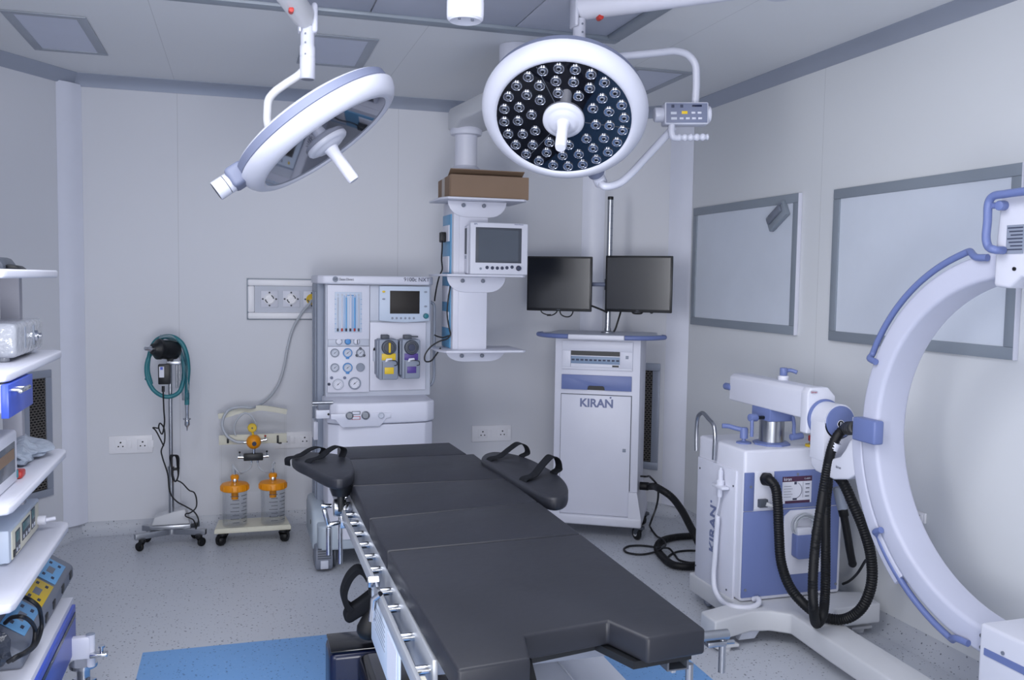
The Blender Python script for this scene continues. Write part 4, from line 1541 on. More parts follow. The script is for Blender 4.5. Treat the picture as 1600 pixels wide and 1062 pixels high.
# control box
BYY = YY-.06
b0, b1 = at(1042, 163, Y=BYY), at(1104, 190, Y=BYY)
bz1, bz0 = at(1072, 159, Y=BYY).z, at(1072, 194, Y=BYY).z
tilt = Matrix.Translation(((b0.x+b1.x)/2, BYY, (bz0+bz1)/2)) @ Matrix.Rotation(math.radians(-14), 4, 'Z') @ Matrix.Rotation(math.radians(-1.5), 4, 'Y')
w, h = (b1.x-b0.x)/2, (bz1-bz0)/2
mb = MB(tilt)
mb.box((-w, 0, -h), (w, .075, h), .007, 3)
mb.cyl((-w-.036, .04, -.0), (-w+.01, .04, -.0), .030, n=28, bev=.006)
mb.cyl((w-.01, .04, 0), (w+.016, .04, 0), .036, n=28, bev=.008)
cbx = mb.build('control_box', 'lampwhite', lr)
mb = MB(tilt)
mb.box((-w+.006, -.0015, -h+.006), (w-.006, .003, h-.005), .001)
kp = mb.build('keypad', 'blue2', cbx)
for kx, kz, m_, sx_, sz_ in [(-.048, .026, 'ink', .006, .006), (-.018, .026, 'ink', .006, .006), (.034, .027, 'navy', .020, .004), (-.045, .0, 'offgrey', .012, .005), (-.008, .002, 'yellow', .012, .006), (.022, .001, 'lampwhite', .008, .004), (.043, .001, 'lampwhite', .008, .004), (-.044, -.020, 'offgrey', .012, .005), (-.018, -.020, 'lampwhite', .008, .004), (.003, -.020, 'lampwhite', .008, .004), (.024, -.020, 'lampwhite', .008, .004), (.045, -.020, 'lampwhite', .008, .004)]:
    MB(tilt).box((kx*w/.075-sx_, -.003, kz*h/.042-sz_), (kx*w/.075+sx_, .001, kz*h/.042+sz_), .001).build('key', m_, kp)
mb = MB()
g0 = at(1050, 196, Y=BYY+.03)
pts = [at(1050, 192, Y=BYY+.03), at(1049, 205, Y=BYY+.03), at(1052, 214, Y=BYY+.03), at(1060, 215.5, Y=BYY+.03)]
mb.tube(pts, .014, 12)
P = [at(1058+i*1.0, 215-.02*i, Y=BYY+.03) for i in range(48)]
mb.sweep(P, lambda t: [((.0135+.0022*math.sin(t*5*2*PI))*math.cos(2*PI*k/14), (.0135+.0022*math.sin(t*5*2*PI))*math.sin(2*PI*k/14)) for k in range(14)])
mb.build('grip_handle', 'lampwhite', cbx)
# drop tube, knuckle and spring arm of the right lamp
z0_, z1_ = zp-.01, at(905, 30, Y=YY).z
mb = MB()
mb.cyl((pole.x, YY, z0_), (pole.x, YY, z1_), .025, n=26)
mb.build('drop_tube', 'lampwhite', lr)
for yy in (37, 50, 62):
    pz = at(910, yy, Y=YY-.025)
    MB().cyl((pz.x, YY-.028, pz.z), (pz.x, YY-.02, pz.z), .004, n=8).build('screw', 'midgrey', lr)
kn = Vector((pole.x, YY, at(905, 14, Y=YY).z))
mb = MB()
mb.box((kn.x-.030, YY-.035, kn.z-.075), (kn.x-.014, YY+.035, kn.z+.05), .012, 3)
mb.cyl((kn.x-.018, YY, kn.z), (kn.x+.035, YY, kn.z), .036, n=26, bev=.005)
mb.build('arm_knuckle', 'lampwhite', lr)
el = Vector((1.79, 2.78, 2.60))
st = kn+Vector((.015, -.005, .005))
d = (el-st).normalized()
mb = MB()
mb.sweep([st, st+d*.03, el-d*.04, el], lambda t: [((.046*math.cos(2*PI*k/20)), .05*math.sin(2*PI*k/20)) for k in range(20)], up=(0, 0, 1))
mb.build('spring_arm', 'white', lr)
p = at(938, 27, Y=YY-.075)
MB().cyl((p.x, p.y-.01, p.z), (p.x, p.y+.02, p.z), .011, n=16, bev=.002).build('lock_knob', 'red', lr)
mb = MB()
mb.cyl(el+Vector((0, 0, -.06)), el+Vector((0, 0, .06)), .055, n=30, bev=.01)
mb.build('elbow', 'white', lr)
mb = MB()
e2 = Vector((hub.x, 2.9, 2.62))
mb.sweep([el+Vector((0, 0, .03)), e2], [(.03*math.cos(2*PI*k/16), .04*math.sin(2*PI*k/16)) for k in range(16)], up=(0, 0, 1))
mb.build('extension_arm', 'white', lr)

# left lamp, seen almost edge on
ll, c, n, ex, ey = lamp_head(511.5, 224.5, 3.2, .215, .593, -.805, 'tilted surgical lamp with mirror-like dark face, left of the two', False)
kj = at(376, 272, Y=3.2)
d0 = (kj-c)-n*(kj-c).dot(n)
d0.normalize()
jc = c+d0*.297-n*.068
s_ = n.cross(d0)
mb = MB()
R = Matrix((d0, s_, n)).transposed().to_4x4()
R.translation = jc
b = MB(R)
b.box((-.02, -.045, -.04), (.05, .045, .034), .016, 3)
b.build('rim_knuckle', 'blue2', ll)
b = MB(R)
b.cyl((.045, 0, 0), (.062, 0, 0), .034, n=28)
b.cyl((.060, 0, 0), (.066, 0, 0), .031, n=28, m=1)
b.cyl((.064, 0, 0), (.105, 0, 0), .034, n=28, bev=.002)
b.cyl((.1045, 0, 0), (.1055, 0, 0), .031, n=28, m=1)
b.build('joint_sleeve', ['lampwhite', 'dgrey'], ll)
YL = 3.32
pole = at(480.5, 90, Y=YL)
zl0, zl1 = at(480, 124, Y=YL).z, at(480, 42, Y=YL).z
mb = MB()
mb.lathe([(.0245, 0), (.027, .003), (.027, .075), (.0262, .077), (.0262, .079), (.027, .081), (.027, .113), (.0245, .117), (.0245, zl1-zl0)], (pole.x, YL, zl0), (0, 0, 1), 30)
mb.build('drop_tube', 'lampwhite', ll)
mb = MB()
mb.cyl((pole.x, YL, zl0-.001), (pole.x, YL, zl0+.002), .0225, n=24)
mb.build('tube_end', 'midgrey', ll)
for yy in (52, 66, 84):
    pz = at(477, yy, Y=YL-.025)
    MB().cyl((pz.x, YL-.029, pz.z), (pz.x, YL-.02, pz.z), .003, n=8).build('screw', 'midgrey', ll)
back = c-n*.112+ex*.05
mb = MB()
mb.tube([(pole.x, YL, zl0+.045), at(466, 118, Y=YL+.01), at(445, 132, Y=YL+.02), at(429, 144, Y=YL+.03), at(420, 156, Y=YL+.04), at(418, 172, Y=YL+.04), at(419, 196, Y=YL+.04), at(436, 222, Y=YL+.02)], .0145, 14)
mb.build('yoke_tube', 'warmwhite', ll)
kn = Vector((pole.x, YL, at(480, 30, Y=YL).z))
mb = MB()
mb.box((kn.x+.012, YL-.03, kn.z-.05), (kn.x+.034, YL+.03, kn.z+.055), .011, 3)
mb.box((kn.x-.032, YL-.025, kn.z-.05), (kn.x-.022, YL+.025, kn.z+.02), .005, 2)
mb.cyl((kn.x-.02, YL, kn.z-.005), (kn.x+.014, YL, kn.z-.005), .026, n=22, m=0)
mb.build('arm_knuckle', 'lampwhite', ll)
st = kn+Vector((-.006, 0, .0))
el = Vector((-.06, 2.66, 2.60))
d = (el-st).normalized()
mb = MB()
mb.sweep([st-d*.01, st+d*.03, el-d*.04, el], lambda t: [((.036+.012*min(1, t*2))*math.cos(2*PI*k/20), (.026+.022*min(1, t*2))*math.sin(2*PI*k/20)) for k in range(20)], up=(0, 0, 1))
mb.build('spring_arm', 'warmwhite', ll)
p = at(455, 16, Y=YL-.15)
MB().cyl((p.x, p.y-.012, p.z), (p.x, p.y+.02, p.z), .009, n=16, bev=.002).build('lock_knob', 'red', ll)
MB().cyl(el+Vector((0, 0, -.05)), el+Vector((0, 0, .05)), .055, n=30, bev=.01).build('elbow', 'white', ll)
MB().sweep([el+Vector((0, 0, .03)), Vector((hub.x, 2.9, 2.65))], [(.03*math.cos(2*PI*k/16), .04*math.sin(2*PI*k/16)) for k in range(16)], up=(0, 0, 1)).build('extension_arm', 'white', ll)

# ================================================================== WHITE TROLLEY WITH TWO SCREENS
KA = math.radians(-29.5)
K0 = Vector((2.285, 4.825, 0))
kn_ = Vector((math.sin(KA), -math.cos(KA), 0))          # outward front normal
kx = Vector((math.cos(KA), math.sin(KA), 0))


def Kp(px, py, dy=0.):
    """point on the trolley plane lying dy behind its plinth front, in trolley coordinates"""
    p = at(px, py, P=K0-kn_*dy, N=kn_)
    r_ = p-K0
    return Vector((r_.dot(kx), -r_.dot(kn_), p.z))


TK = Matrix((kx, -kn_, Vector((0, 0, 1)))).transposed().to_4x4()
TK.translation = K0
FD = .035
f_l, f_r = Kp(866.5, 600, FD).x, Kp(1001, 560, FD).x
zs_ = Kp(935, 526.5, FD-.08).z
xm = (f_l+f_r)/2
tr = thing('screen_trolley', K0+kx*xm-kn_*.25, 'tall white trolley with blue drawer and lettered door carrying two dark screens', 'trolley')
pl0 = .085
BD = .43
mb = MB(TK)
mb.prism([(f_l-.035, .0), (f_r+.03, 0), (f_r+.03, BD+.06), (f_l-.035, BD+.06)], (0, 0, pl0), (1, 0, 0), (0, 1, 0), (0, 0, 1), .06, bev=.012, seg=3)
z_p = pl0+.055
for s, xx in ((-1, f_l), (1, f_r)):
    mb.prism([(xx+s*.028, 0), (xx, .16), (xx-s*.05, .16), (xx-s*.05, 0)], (0, .002, z_p), (1, 0, 0), (0, 0, 1), (0, 1, 0), BD+.05)
mb.build('plinth', 'white2', tr)
mb = MB(TK)
mb.box((f_l, FD, z_p), (f_r, FD+BD, zs_-.006), .006)
mb.build('cabinet', 'white', tr)
# top shelf with blue grips
mb = MB(TK)
hw = (Kp(1038, 525, .12).x-Kp(843, 518, .12).x)/2
xm2 = (Kp(1038, 525, .12).x+Kp(843, 518, .12).x)/2
half = [(.0, -.055), (.16, -.052), (.24, -.035), (.31, .0), (hw-.012, .07), (hw, .11), (hw-.012, .15), (hw-.05, .22), (hw-.06, .42), (hw-.09, .46)]
poly = [(xm2+x, y) for x, y in half]+[(xm2-x, y) for x, y in reversed(half)][:-1]
mb.prism(poly, (0, 0, zs_-.012), (1, 0, 0), (0, 1, 0), (0, 0, 1), .022, bev=.004)
mb.build('top_shelf', 'offgrey', tr)
mb = MB(TK)
fl, fr = Kp(888, 525, -.05).x, Kp(976, 529, -.05).x
mb.box((fl, -.072, zs_-.016), (fr, -.045, zs_+.014), .006, 3)
mb.build('front_strip', 'white2', tr)
for s in (-1, 1):
    mb = MB(TK)
    st_ = fl if s < 0 else fr
    pts = [Vector((st_, -.058, zs_)), Vector((xm2+s*.24, -.045, zs_)), Vector((xm2+s*.31, -.010, zs_)), Vector((xm2+s*(hw-.010), .065, zs_)), Vector((xm2+s*(hw+.004), .11, zs_)), Vector((xm2+s*(hw-.012), .155, zs_))]
    mb.sweep(curve(pts, 6), [(.014*math.cos(2*PI*k/12), .013*math.sin(2*PI*k/12)) for k in range(12)], up=(0, 0, 1))
    mb.build('shelf_grip', 'blue', tr)
# upper door with window
a, b = Kp(879, 530, FD), Kp(988, 580, FD)
zt_, zb_ = Kp(930, 529, FD).z, Kp(930, 577.5, FD).z
x0, x1 = Kp(879, 553, FD).x, Kp(989, 553, FD).x
w0, w1 = Kp(892.5, 547.5, FD), Kp(968.5, 575, FD)
wz1, wz0 = Kp(930, 548.3, FD).z, Kp(930, 574, FD).z
mb = MB(TK)
yd = FD-.014
for lo, hi in (((x0, yd, wz1), (x1, FD+.002, zt_-.014)), ((x0, yd, zb_), (x1, FD+.002, wz0)), ((x0, yd, wz0), (w0.x, FD+.002, wz1)), ((w1.x, yd, wz0), (x1, FD+.002, wz1))):
    mb.box(lo, hi, .0015)
ud = mb.build('upper_door', 'white', tr)
mb = MB(TK)
mb.box((w0.x, FD-.004, wz0), (w1.x, FD+.001, wz1), m=0)
hgt = wz1-wz0
mb.box((w0.x, FD-.0055, wz0+hgt*.22), (w1.x, FD-.003, wz0+hgt*.66), .001, m=1)
mb.box((w0.x, FD-.007, wz0), (w1.x, FD-.003, wz0+hgt*.22), .001, m=2)
mb.box((w0.x, FD-.0065, wz0+hgt*.66), (w1.x, FD-.003, wz0+hgt*.72), .001, m=2)
mb.box((w1.x-.045, FD-.0078, wz0+hgt*.06), (w1.x-.006, FD-.006, wz0+hgt*.17), m=0)
for k in range(11):
    xx = w0.x+(w1.x-w0.x)*(k+.5)/11
    mb.box((xx-.009, FD-.007, wz0+hgt*.40), (xx+.009, FD-.005, wz0+hgt*.5), .001, m=3)
mb.build('recorder_front', ['black', 'recorder', 'white2', 'ink'], ud)
MB(TK).box((Kp(978, 557.5, FD).x, yd-.004, Kp(980, 560.5, FD).z), (Kp(982.5, 557.5, FD).x, yd+.001, Kp(980, 555.5, FD).z), .001).build('door_lock', 'grey', ud)
# blue drawer
x0, x1 = Kp(878, 595, FD).x, Kp(987, 600, FD).x
zt_, zb_ = Kp(930, 586, FD).z, Kp(930, 609, FD).z
c0, c1 = Kp(918, 604, FD).x, Kp(945.5, 605, FD).x
zc_ = Kp(930, 602.3, FD).z
mb = MB(TK)
poly = [(x0, zb_), (c0, zb_), (c0+.004, zc_-.006), (c0+.012, zc_), (c1-.012, zc_), (c1-.004, zc_-.006), (c1, zb_), (x1, zb_), (x1, zt_), (x0, zt_)]
mb.prism(poly, (0, FD-.016, 0), (1, 0, 0), (0, 0, 1), (0, 1, 0), .018, bev=.0015)
dr = mb.build('drawer', 'blue', tr)
MB(TK).box((c0, FD-.008, zb_), (c1, FD-.001, zc_-.001)).build('finger_slot', 'black', dr)
# lower door with lettering
x0, x1 = Kp(876, 700, FD).x, Kp(984.5, 700, FD).x
zt_, zb_ = Kp(930, 617, FD).z, Kp(930, 803, FD).z
mb = MB(TK)
mb.box((x0, FD-.014, zb_), (x1, FD+.001, zt_), .0015)
ld = mb.build('lower_door', 'white', tr)
MB(TK).box((x0-.004, FD-.002, zb_-.004), (x1+.004, FD+.0005, zt_+.004)).build('door_gap', 'dgrey', tr)
MB(TK).box((Kp(973, 703, FD).x, FD-.019, Kp(975, 705.5, FD).z), (Kp(978, 703, FD).x, FD-.012, Kp(975, 700.5, FD).z), .001).build('door_lock', 'grey', ld)
p = at(932, 630.3, P=K0-kn_*(FD-.0148), N=kn_)
tx = text('door_lettering', 'KIRAN', p, kx, (0, 0, 1), .069, 'inkblue', ld, ext=.0008, font_scale_x=1.0, bold=.0022)
p = at(954.0, 621.2, P=K0-kn_*(FD-.0148), N=kn_)
MB().cyl(p, p+kn_*.0016, .0058, n=14).build('lettering_dot', 'inkblue', ld)
# casters
for x, y, h in ((f_r-.0, .07, .7), (f_l+.03, .07, .2), (f_r+.0, BD-.02, .9), (f_l+.03, BD-.02, .2)):
    w_ = TK @ Vector((x, y, 0))
    caster(tr, w_, pl0+.002, .040, .026, h+KA, 'dgrey', 'black', hub='warmwhite')
# pole
pp = at(949.5, 513, P=K0-kn_*.27, N=kn_)
ptz = at(948.5, 307, P=K0-kn_*.27, N=kn_).z
mb = MB()
mb.cyl((pp.x, pp.y, zs_+.009), (pp.x, pp.y, ptz-.02), .0175, n=20)
mb.lathe([(.042, 0), (.042, .008), (.022, .014), (.02, .03), (.0175, .03)], (pp.x, pp.y, zs_+.009), (0, 0, 1), 28)
po = mb.build('screen_pole', 'steel', tr)
MB().cyl((pp.x, pp.y, ptz-.02), (pp.x, pp.y, ptz), .0178, n=20, bev=.003).build('pole_cap', 'black', po)
# cable clips down the pole
mb = MB()
for k in range(9):
    zz = ptz-.06-.045*k
    mb.box((pp.x-.004, pp.y-.019, zz-.0012), (pp.x+.012, pp.y-.016, zz+.0012))
mb.box((pp.x+.002, pp.y-.0195, ptz-.44), (pp.x+.005, pp.y-.0165, ptz-.04))
mb.build('height_scale', 'midgrey', po)


def flat_screen(pxs, dep, yaw, label):
    """four corner pixels (x0,x1,y0,y1), dep = distance behind plinth plane at its centre"""
    x0, x1, y0, y1 = pxs
    pc = at((x0+x1)/2, (y0+y1)/2, P=K0-kn_*dep, N=kn_)
    n = Vector((math.sin(yaw), -math.cos(yaw), 0))
    u = Vector((math.cos(yaw), math.sin(yaw), 0))
    T = Matrix((u, -n, Vector((0, 0, 1)))).transposed().to_4x4()
    T.translation = pc
    pr = at(x1, (y0+y1)/2, P=pc, N=n)
    pl = at(x0, (y0+y1)/2, P=pc, N=n)
    w = (pr-pl).length/2
    h = (at((x0+x1)/2, y0, P=pc, N=n).z-at((x0+x1)/2, y1, P=pc, N=n).z)/2
    t = thing('flat_screen', pc-Vector((0, 0, h)), label, 'screen', 'flat screens on the white trolley')
    mb = MB(T)
    mb.box((-w, 0, -h), (w, .028, h), .004)
    mb.box((-w*.6, .026, -h*.6), (w*.6, .055, h*.6), .012)
    mb.build('bezel', 'black', t)
    MB(T).box((-w+.012, -.0012, -h+.018), (w-.012, .003, h-.012)).build('screen', 'screen', t)
    text('maker_lettering', 'DELL', T @ Vector((0, -.0002, -h+.009)), u, (0, 0, 1), .009, 'midgrey', t)
    return T, w, h, t


T1, w1_, h1_, t1 = flat_screen((823, 924, 400.5, 486), .20, math.radians(-31), 'dark flat screen left of the pole on the white trolley, partly behind the patient monitor')
T2, w2_, h2_, t2 = flat_screen((945, 1049.5, 399.5, 488), .19, math.radians(-36), 'dark flat screen in front of the steel pole on the white trolley')
mb = MB()
a = T1 @ Vector((0, .056, .0))
b = Vector((pp.x, pp.y, a.z))
mb.tube([a, a+Vector((.06, .06, 0)), b+Vector((-.06, .03, 0)), b], .013, 10)
mb.cyl(b+Vector((0, 0, -.035)), b+Vector((0, 0, .035)), .026, n=20, bev=.004, m=1)
mb.cyl(b+Vector((0, 0, 0)), T2 @ Vector((-.02, .056, .0)), .014, n=12)
mb.build('screen_arm', ['blue2', 'dgrey'], tr)
mb = MB()
L = lambda x, z, y=.03: T1 @ Vector((x, y, z))
mb.tube([L(-.12, -h1_+.03), L(-.115, -h1_-.008), L(-.08, -h1_-.025), L(-.05, -h1_-.028), L(-.02, -h1_-.01), L(-.01, -h1_+.02)], .0038, 7)
mb.tube([L(.0, -h1_+.02), L(.01, -h1_-.02), L(.04, -h1_-.035), L(.07, -h1_-.03), L(.085, -h1_-.005), L(.085, -h1_+.02)], .0042, 7)
mb.box(L(-.078, -h1_-.033, .024), L(-.055, -h1_-.021, .036), .002)
mb.build('screen_cable', 'cable', t1)
mb = MB()
mb.tube([L(w1_-.03, -h1_+.045, .05), Vector((pp.x-.04, pp.y-.0, at(940, 484, P=K0-kn_*.27, N=kn_).z)), Vector((pp.x-.012, pp.y-.02, at(944, 488, P=K0-kn_*.27, N=kn_).z))], .006, 8)
L2 = lambda x, z, y=.03: T2 @ Vector((x, y, z))
mb.tube([L2(-.11, -h2_+.02, .05), L2(-.13, -h2_-.04, .07), Vector((pp.x+.035, pp.y-.02, zs_+.02)), Vector((pp.x+.02, pp.y-.02, zs_+.013))], .006, 8)
mb.build('pole_cable', 'cable', po)
mb = MB()
mb.tube([L2(-.04, -h2_+.015), L2(-.035, -h2_-.004), L2(-.0, -h2_-.008), L2(.02, -h2_-.004), L2(.025, -h2_+.015)], .006, 7)
mb.tube([L2(.07, -h2_+.015), L2(.075, -h2_-.002), L2(.085, -h2_-.002), L2(.09, -h2_+.015)], .004, 7)
mb.build('screen_cable', 'cable', t2)
# ================================================================== OPERATING TABLE
ZT, PT = .85, .054
ot = thing('operating_table', (.64, 2.5, 0), 'operating table with black segmented pads and steel side rails in the middle of the room', 'operating table')
secs = [[(.388, 3.760), (.868, 3.764), (.880, 3.500), (.386, 3.495)],
        [(.364, 3.490), (.908, 3.495), (.910, 3.035), (.363, 3.045)],
        [(.363, 3.038), (.910, 3.028), (.911, 2.690), (.362, 2.612)],
        [(.362, 2.605), (.911, 2.683), (.912, 2.318), (.363, 2.284)],
        [(.363, 2.276), (.912, 2.310), (.909, 1.601), (.772, 1.586), (.733, 1.694), (.541, 1.664), (.518, 1.556), (.375, 1.540)]]
for s in secs:
    mb = MB()
    mb.prism(s, (0, 0, ZT-PT), (1, 0, 0), (0, 1, 0), (0, 0, 1), PT, bev=.007, seg=3)
    mb.build('table_pad', 'pad', ot)
    MB().prism([(x+(.02 if x < .64 else -.02), y+(.02 if y < 1.8 else 0)) for x, y in s], (0, 0, ZT-PT-.016), (1, 0, 0), (0, 1, 0), (0, 0, 1), .0155).build('pad_board', 'black', ot)
# side frames, rails and spacers
for side, X in ((-1, .372), (1, .902)):
    mb = MB()
    mb.box((X-.006, 1.72, .705), (X+.006, 3.46, ZT-PT-.002), .003)
    mb.build('side_frame', 'railsteel', ot)
    xr = X+side*.040
    for y0, y1 in ((1.60 if side < 0 else 1.76, 2.262), (2.30, 3.02), (3.06, 3.46)):
        mb = MB()
        mb.box((xr-.005, y0, .742), (xr+.005, y1, .775), .002)
        mb.build('side_rail', 'railsteel', ot)
    for y in (1.746, 1.919, 2.099, 2.22, 2.395, 2.513, 2.63, 2.749, 2.87, 2.98, 3.12, 3.30):
        mb = MB()
        mb.cyl((X, y, .765), (xr, y, .765), .010, n=14)
        mb.build('rail_spacer', 'chrome', ot)
# lock bolt and lever on the left frame
p = at(590, 908, X=.33)
MB().cyl((.335, p.y, p.z), (.305, p.y, p.z), .015, n=6, bev=.003).build('rail_bolt', 'chrome', ot)
mb = MB()
a, b, c = at(595, 928, X=.33), at(584, 936, X=.315), at(581, 970, X=.31)
mb.tube([a, b, c], .0085, 10, smooth=False)
mb.build('rail_lever', 'chrome', ot)
# pale label on the side cover
mb = MB()
y0, y1 = 1.93, 2.30
mb.box((.335, y0, .590), (.340, y1+.06, .728), .001)
pl = mb.build('side_cover', 'paleblue', ot)
mb = MB()
for k in range(6):
    mb.box((.3342, y0+.20, .705-.012*k), (.3352, y1-.008*(k % 3), .708-.012*k))
mb.box((.3342, y0+.03, .605), (.3352, y0+.16, .715), m=1)
mb.build('side_print', ['grey', 'white2'], pl)
for yy in (1.64, 1.70):
    MB().box((.330, yy-.02, .70), (.352, yy+.02, .765), .003).build('rail_clamp', 'cream', ot)
# column and telescopic covers
mb = MB()
mb.box((.50, 2.30, .30), (.78, 2.66, .52), .02)
mb.build('column_sleeve', 'gloss', ot)
MB().box((.53, 2.33, .50), (.75, 2.63, .74), .012).build('column', 'steel', ot)
MB().box((.40, 1.85, .70), (.88, 3.3, .735), .006).build('cross_frame', 'midgrey', ot)
mb = MB()
mb.box((.60, 1.35, .445), (1.005, 2.80, .475), .006)
mb.box((.74, 1.33, .470), (.752, 2.80, .482), .003)
mb.box((.86, 1.33, .472), (.866, 2.80, .479), .002)
mb.box((.62, 1.37, .30), (.985, 2.78, .446), .006)
mb.build('base_cover', 'offgrey', ot)
mb = MB()
xa, xb = .285, 1.0
ya, yb = 2.985, 3.155
mb.prism([(xa, ya), (xb, ya), (xb, yb), (xa+.0, yb)], (0, 0, .03), (1, 0, 0), (0, 1, 0), (0, 0, 1), .262, bev=.022, seg=3)
mb.build('base_foot', 'navy', ot)
mb = MB()
mb.prism([(xa+.004, ya+.004), (xb-.004, ya+.004), (xb-.004, yb-.004), (xa+.004, yb-.004)], (0, 0, .2925), (1, 0, 0), (0, 1, 0), (0, 0, 1), .008, bev=.003)
mb.build('foot_cap', 'gloss', ot)
mb = MB()
mb.prism([(.375, 1.75), (.90, 1.75), (.90, 2.98), (.375, 2.98)], (0, 0, .02), (1, 0, 0), (0, 1, 0), (0, 0, 1), .278, bev=.035, seg=4)
mb.build('base_body', 'gloss', ot)
for x, y in ((.34, 3.07), (.94, 3.07), (.45, 1.82), (.82, 1.82)):
    MB().cyl((x, y, 0.0), (x, y, .035), .03, n=18).build('levelling_foot', 'rubber', ot)
# end of the right hand rail: clamp with steel rod, plus dark socket block under the near corner
mb = MB()
a = at(1103, 994, Y=1.86)
mb.cyl((.90, 1.86, a.z), (a.x+.058, 1.86, a.z), .0125, n=16)
mb.box((a.x+.0, 1.847, a.z-.024), (a.x+.05, 1.873, a.z-.012), .002)
mb.cyl((a.x+.045, 1.86, a.z-.092), (a.x+.045, 1.86, a.z-.010), .0085, n=14)
mb.cyl((a.x+.03, 1.86, a.z-.018), (a.x+.075, 1.86, a.z-.020), .0055, n=10)
mb.build('rail_clamp', 'steel', ot)
mb = MB()
p0, p1 = at(1043, 1030, Y=1.63), at(1076, 1042, Y=1.63)
zb_ = p1.z-.004
for lo, hi in (((p0.x, 1.63, ZT-PT-.016-.005), (p1.x, 1.74, ZT-PT-.016)), ((p0.x, 1.63, zb_), (p1.x, 1.74, zb_+.003)), ((p0.x, 1.63, zb_+.003), (p0.x+.004, 1.74, ZT-PT-.02)), ((p1.x-.004, 1.63, zb_+.003), (p1.x, 1.74, ZT-PT-.02)), ((p0.x+.004, 1.72, zb_+.003), (p1.x-.004, 1.74, ZT-PT-.02))):
    mb.box(lo, hi)
mb.build('leg_socket', 'dgrey', ot)
p = at(1077, 1052, Y=1.68)
MB().cyl((p.x, 1.68, p.z-.16), (p.x, 1.68, p.z+.022), .0085, n=12).build('lock_rod', 'steel', ot)


# arm boards
def arm_board(outline, zt, th, name='arm_board'):
    P = [at(x, y, Z=zt) for x, y in outline]
    Q = curve(P, 4, closed=True)
    mb = MB()
    mb.prism([(q.x, q.y) for q in Q], (0, 0, zt-th), (1, 0, 0), (0, 1, 0), (0, 0, 1), th, bev=.010, seg=3)
    return mb.build(name, 'pad', ot)


zl = .888
ab = arm_board([(456, 714), (462, 708), (478, 705), (500, 706), (525, 708), (544, 713), (552, 724), (553, 736), (546, 744), (531, 748), (515, 746), (500, 740), (480, 729), (463, 721)], zl, .038)
F = lambda x, y, z: at(x, y, Z=z)


def strap(parent, pts, w, up):
    mb = MB()
    mb.ribbon(pts, w, .0035, up, sub=6)
    return mb.build('strap', 'strap', parent)


# straps of the left board (loop standing above the pad)
d = (F(553, 736, zl)-F(458, 714, zl)).normalized()
s_ = Vector((-d.y, d.x, 0))
for c, hgt, w in ((F(476, 714, zl), .030, .03), (F(508, 718, zl), .042, .034)):
    a, b = c-s_*.075, c+s_*.075
    strap(ab, [a+Vector((0, 0, -.02)), a+Vector((0, 0, .004)), a*.65+b*.35+Vector((0, 0, hgt*.30)), a*.35+b*.65+Vector((0, 0, hgt*.85)), b*.9+a*.1+Vector((0, 0, hgt)), b+s_*.012+Vector((0, 0, hgt*.6)), b+Vector((0, 0, -.004)), b+Vector((0, 0, -.02))], w, d)
zr = .866
rb = arm_board([(752, 715), (758, 708), (772, 705), (800, 708), (825, 715), (850, 727), (872, 740), (884, 752), (888, 764), (882, 774), (868, 777), (850, 774), (825, 762), (795, 744), (770, 729), (756, 721)], zr, .045)
d = (F(868, 762, zr)-F(760, 713, zr)).normalized()
s_ = Vector((-d.y, d.x, 0))
for (pa, pb), hgt, w in (((F(765, 719, zr), F(818, 713, zr)), .055, .042), ((F(818, 751, zr), F(868, 739, zr)), .065, .046)):
    a, b = pa, pb
    e = (b-a).normalized()
    strap(rb, [a-e*.012+Vector((0, 0, -.03)), a+Vector((0, 0, .004)), a*.7+b*.3+Vector((0, 0, .012)), a*.4+b*.6+Vector((0, 0, hgt*.7)), a*.15+b*.85+Vector((0, 0, hgt)), b+e*.008+Vector((0, 0, hgt*.75)), b+e*.018+Vector((0, 0, hgt*.25)), b-e*.01+Vector((0, 0, .0)), b+e*.01+Vector((0, 0, -.03))], w, d)
mb = MB()
mb.box((.93, 3.05, .752), (1.02, 3.16, .785), .005)
mb.cyl((1.02, 3.10, .77), (1.02, 3.10, zr-.045), .016, n=16)
mb.build('board_clamp', 'steel', rb)
mb = MB()
c = F(533, 740, zl)
mb.cyl((c.x, c.y, .815), (c.x, c.y, zl-.037), .03, .042, n=18)
mb.cyl((c.x, c.y, .76), (c.x, c.y, .816), .012, n=14)
mb.build('board_joint', 'black', ab)
# chrome clamp cluster under the left board
CX = 3.10
K = lambda x, y, dy=0.: at(x, y, Y=CX+dy)
mb = MB()
mb.cyl(K(532, 880), K(532, 762), .0075, n=14)
mb.build('clamp_rod', 'chrome', ot)
mb = MB()
mb.cyl(K(514, 866, -.02), K(514, 824, -.02), .010, n=14)
mb.build('clamp_rod', 'chrome', ot)
for a, b, r in (((502, 790), (518, 790), .0075), ((506, 795), (513, 819), .0085), ((511, 820), (530, 816), .0075), ((522, 784), (541, 781), .007), ((533, 809), (552, 806), .0065), ((538, 777), (544, 776), .006)):
    MB().cyl(K(*a, -.01), K(*b, -.01), r, n=12, bev=.001).build('clamp_handle', 'chrome', ot)
mb = MB()
a = K(526, 791)
mb.cyl((a.x-.012, CX-.015, a.z), (a.x+.03, CX-.015, a.z), .030, n=26, bev=.004)
mb.build('clamp_hub', 'steel', ot)
mb = MB()
a = K(538, 792)
mb.lathe([(.0, 0), (.012, 0), (.022, .01), (.022, .02), (.010, .028), (0, .028)], (a.x, CX-.03, a.z), (.5, -1, .1), 10)
mb.box((a.x-.016, CX-.02, a.z-.07), (a.x+.022, CX+.02, a.z-.022), .004)
mb.build('clamp_knob', 'chrome', ot)
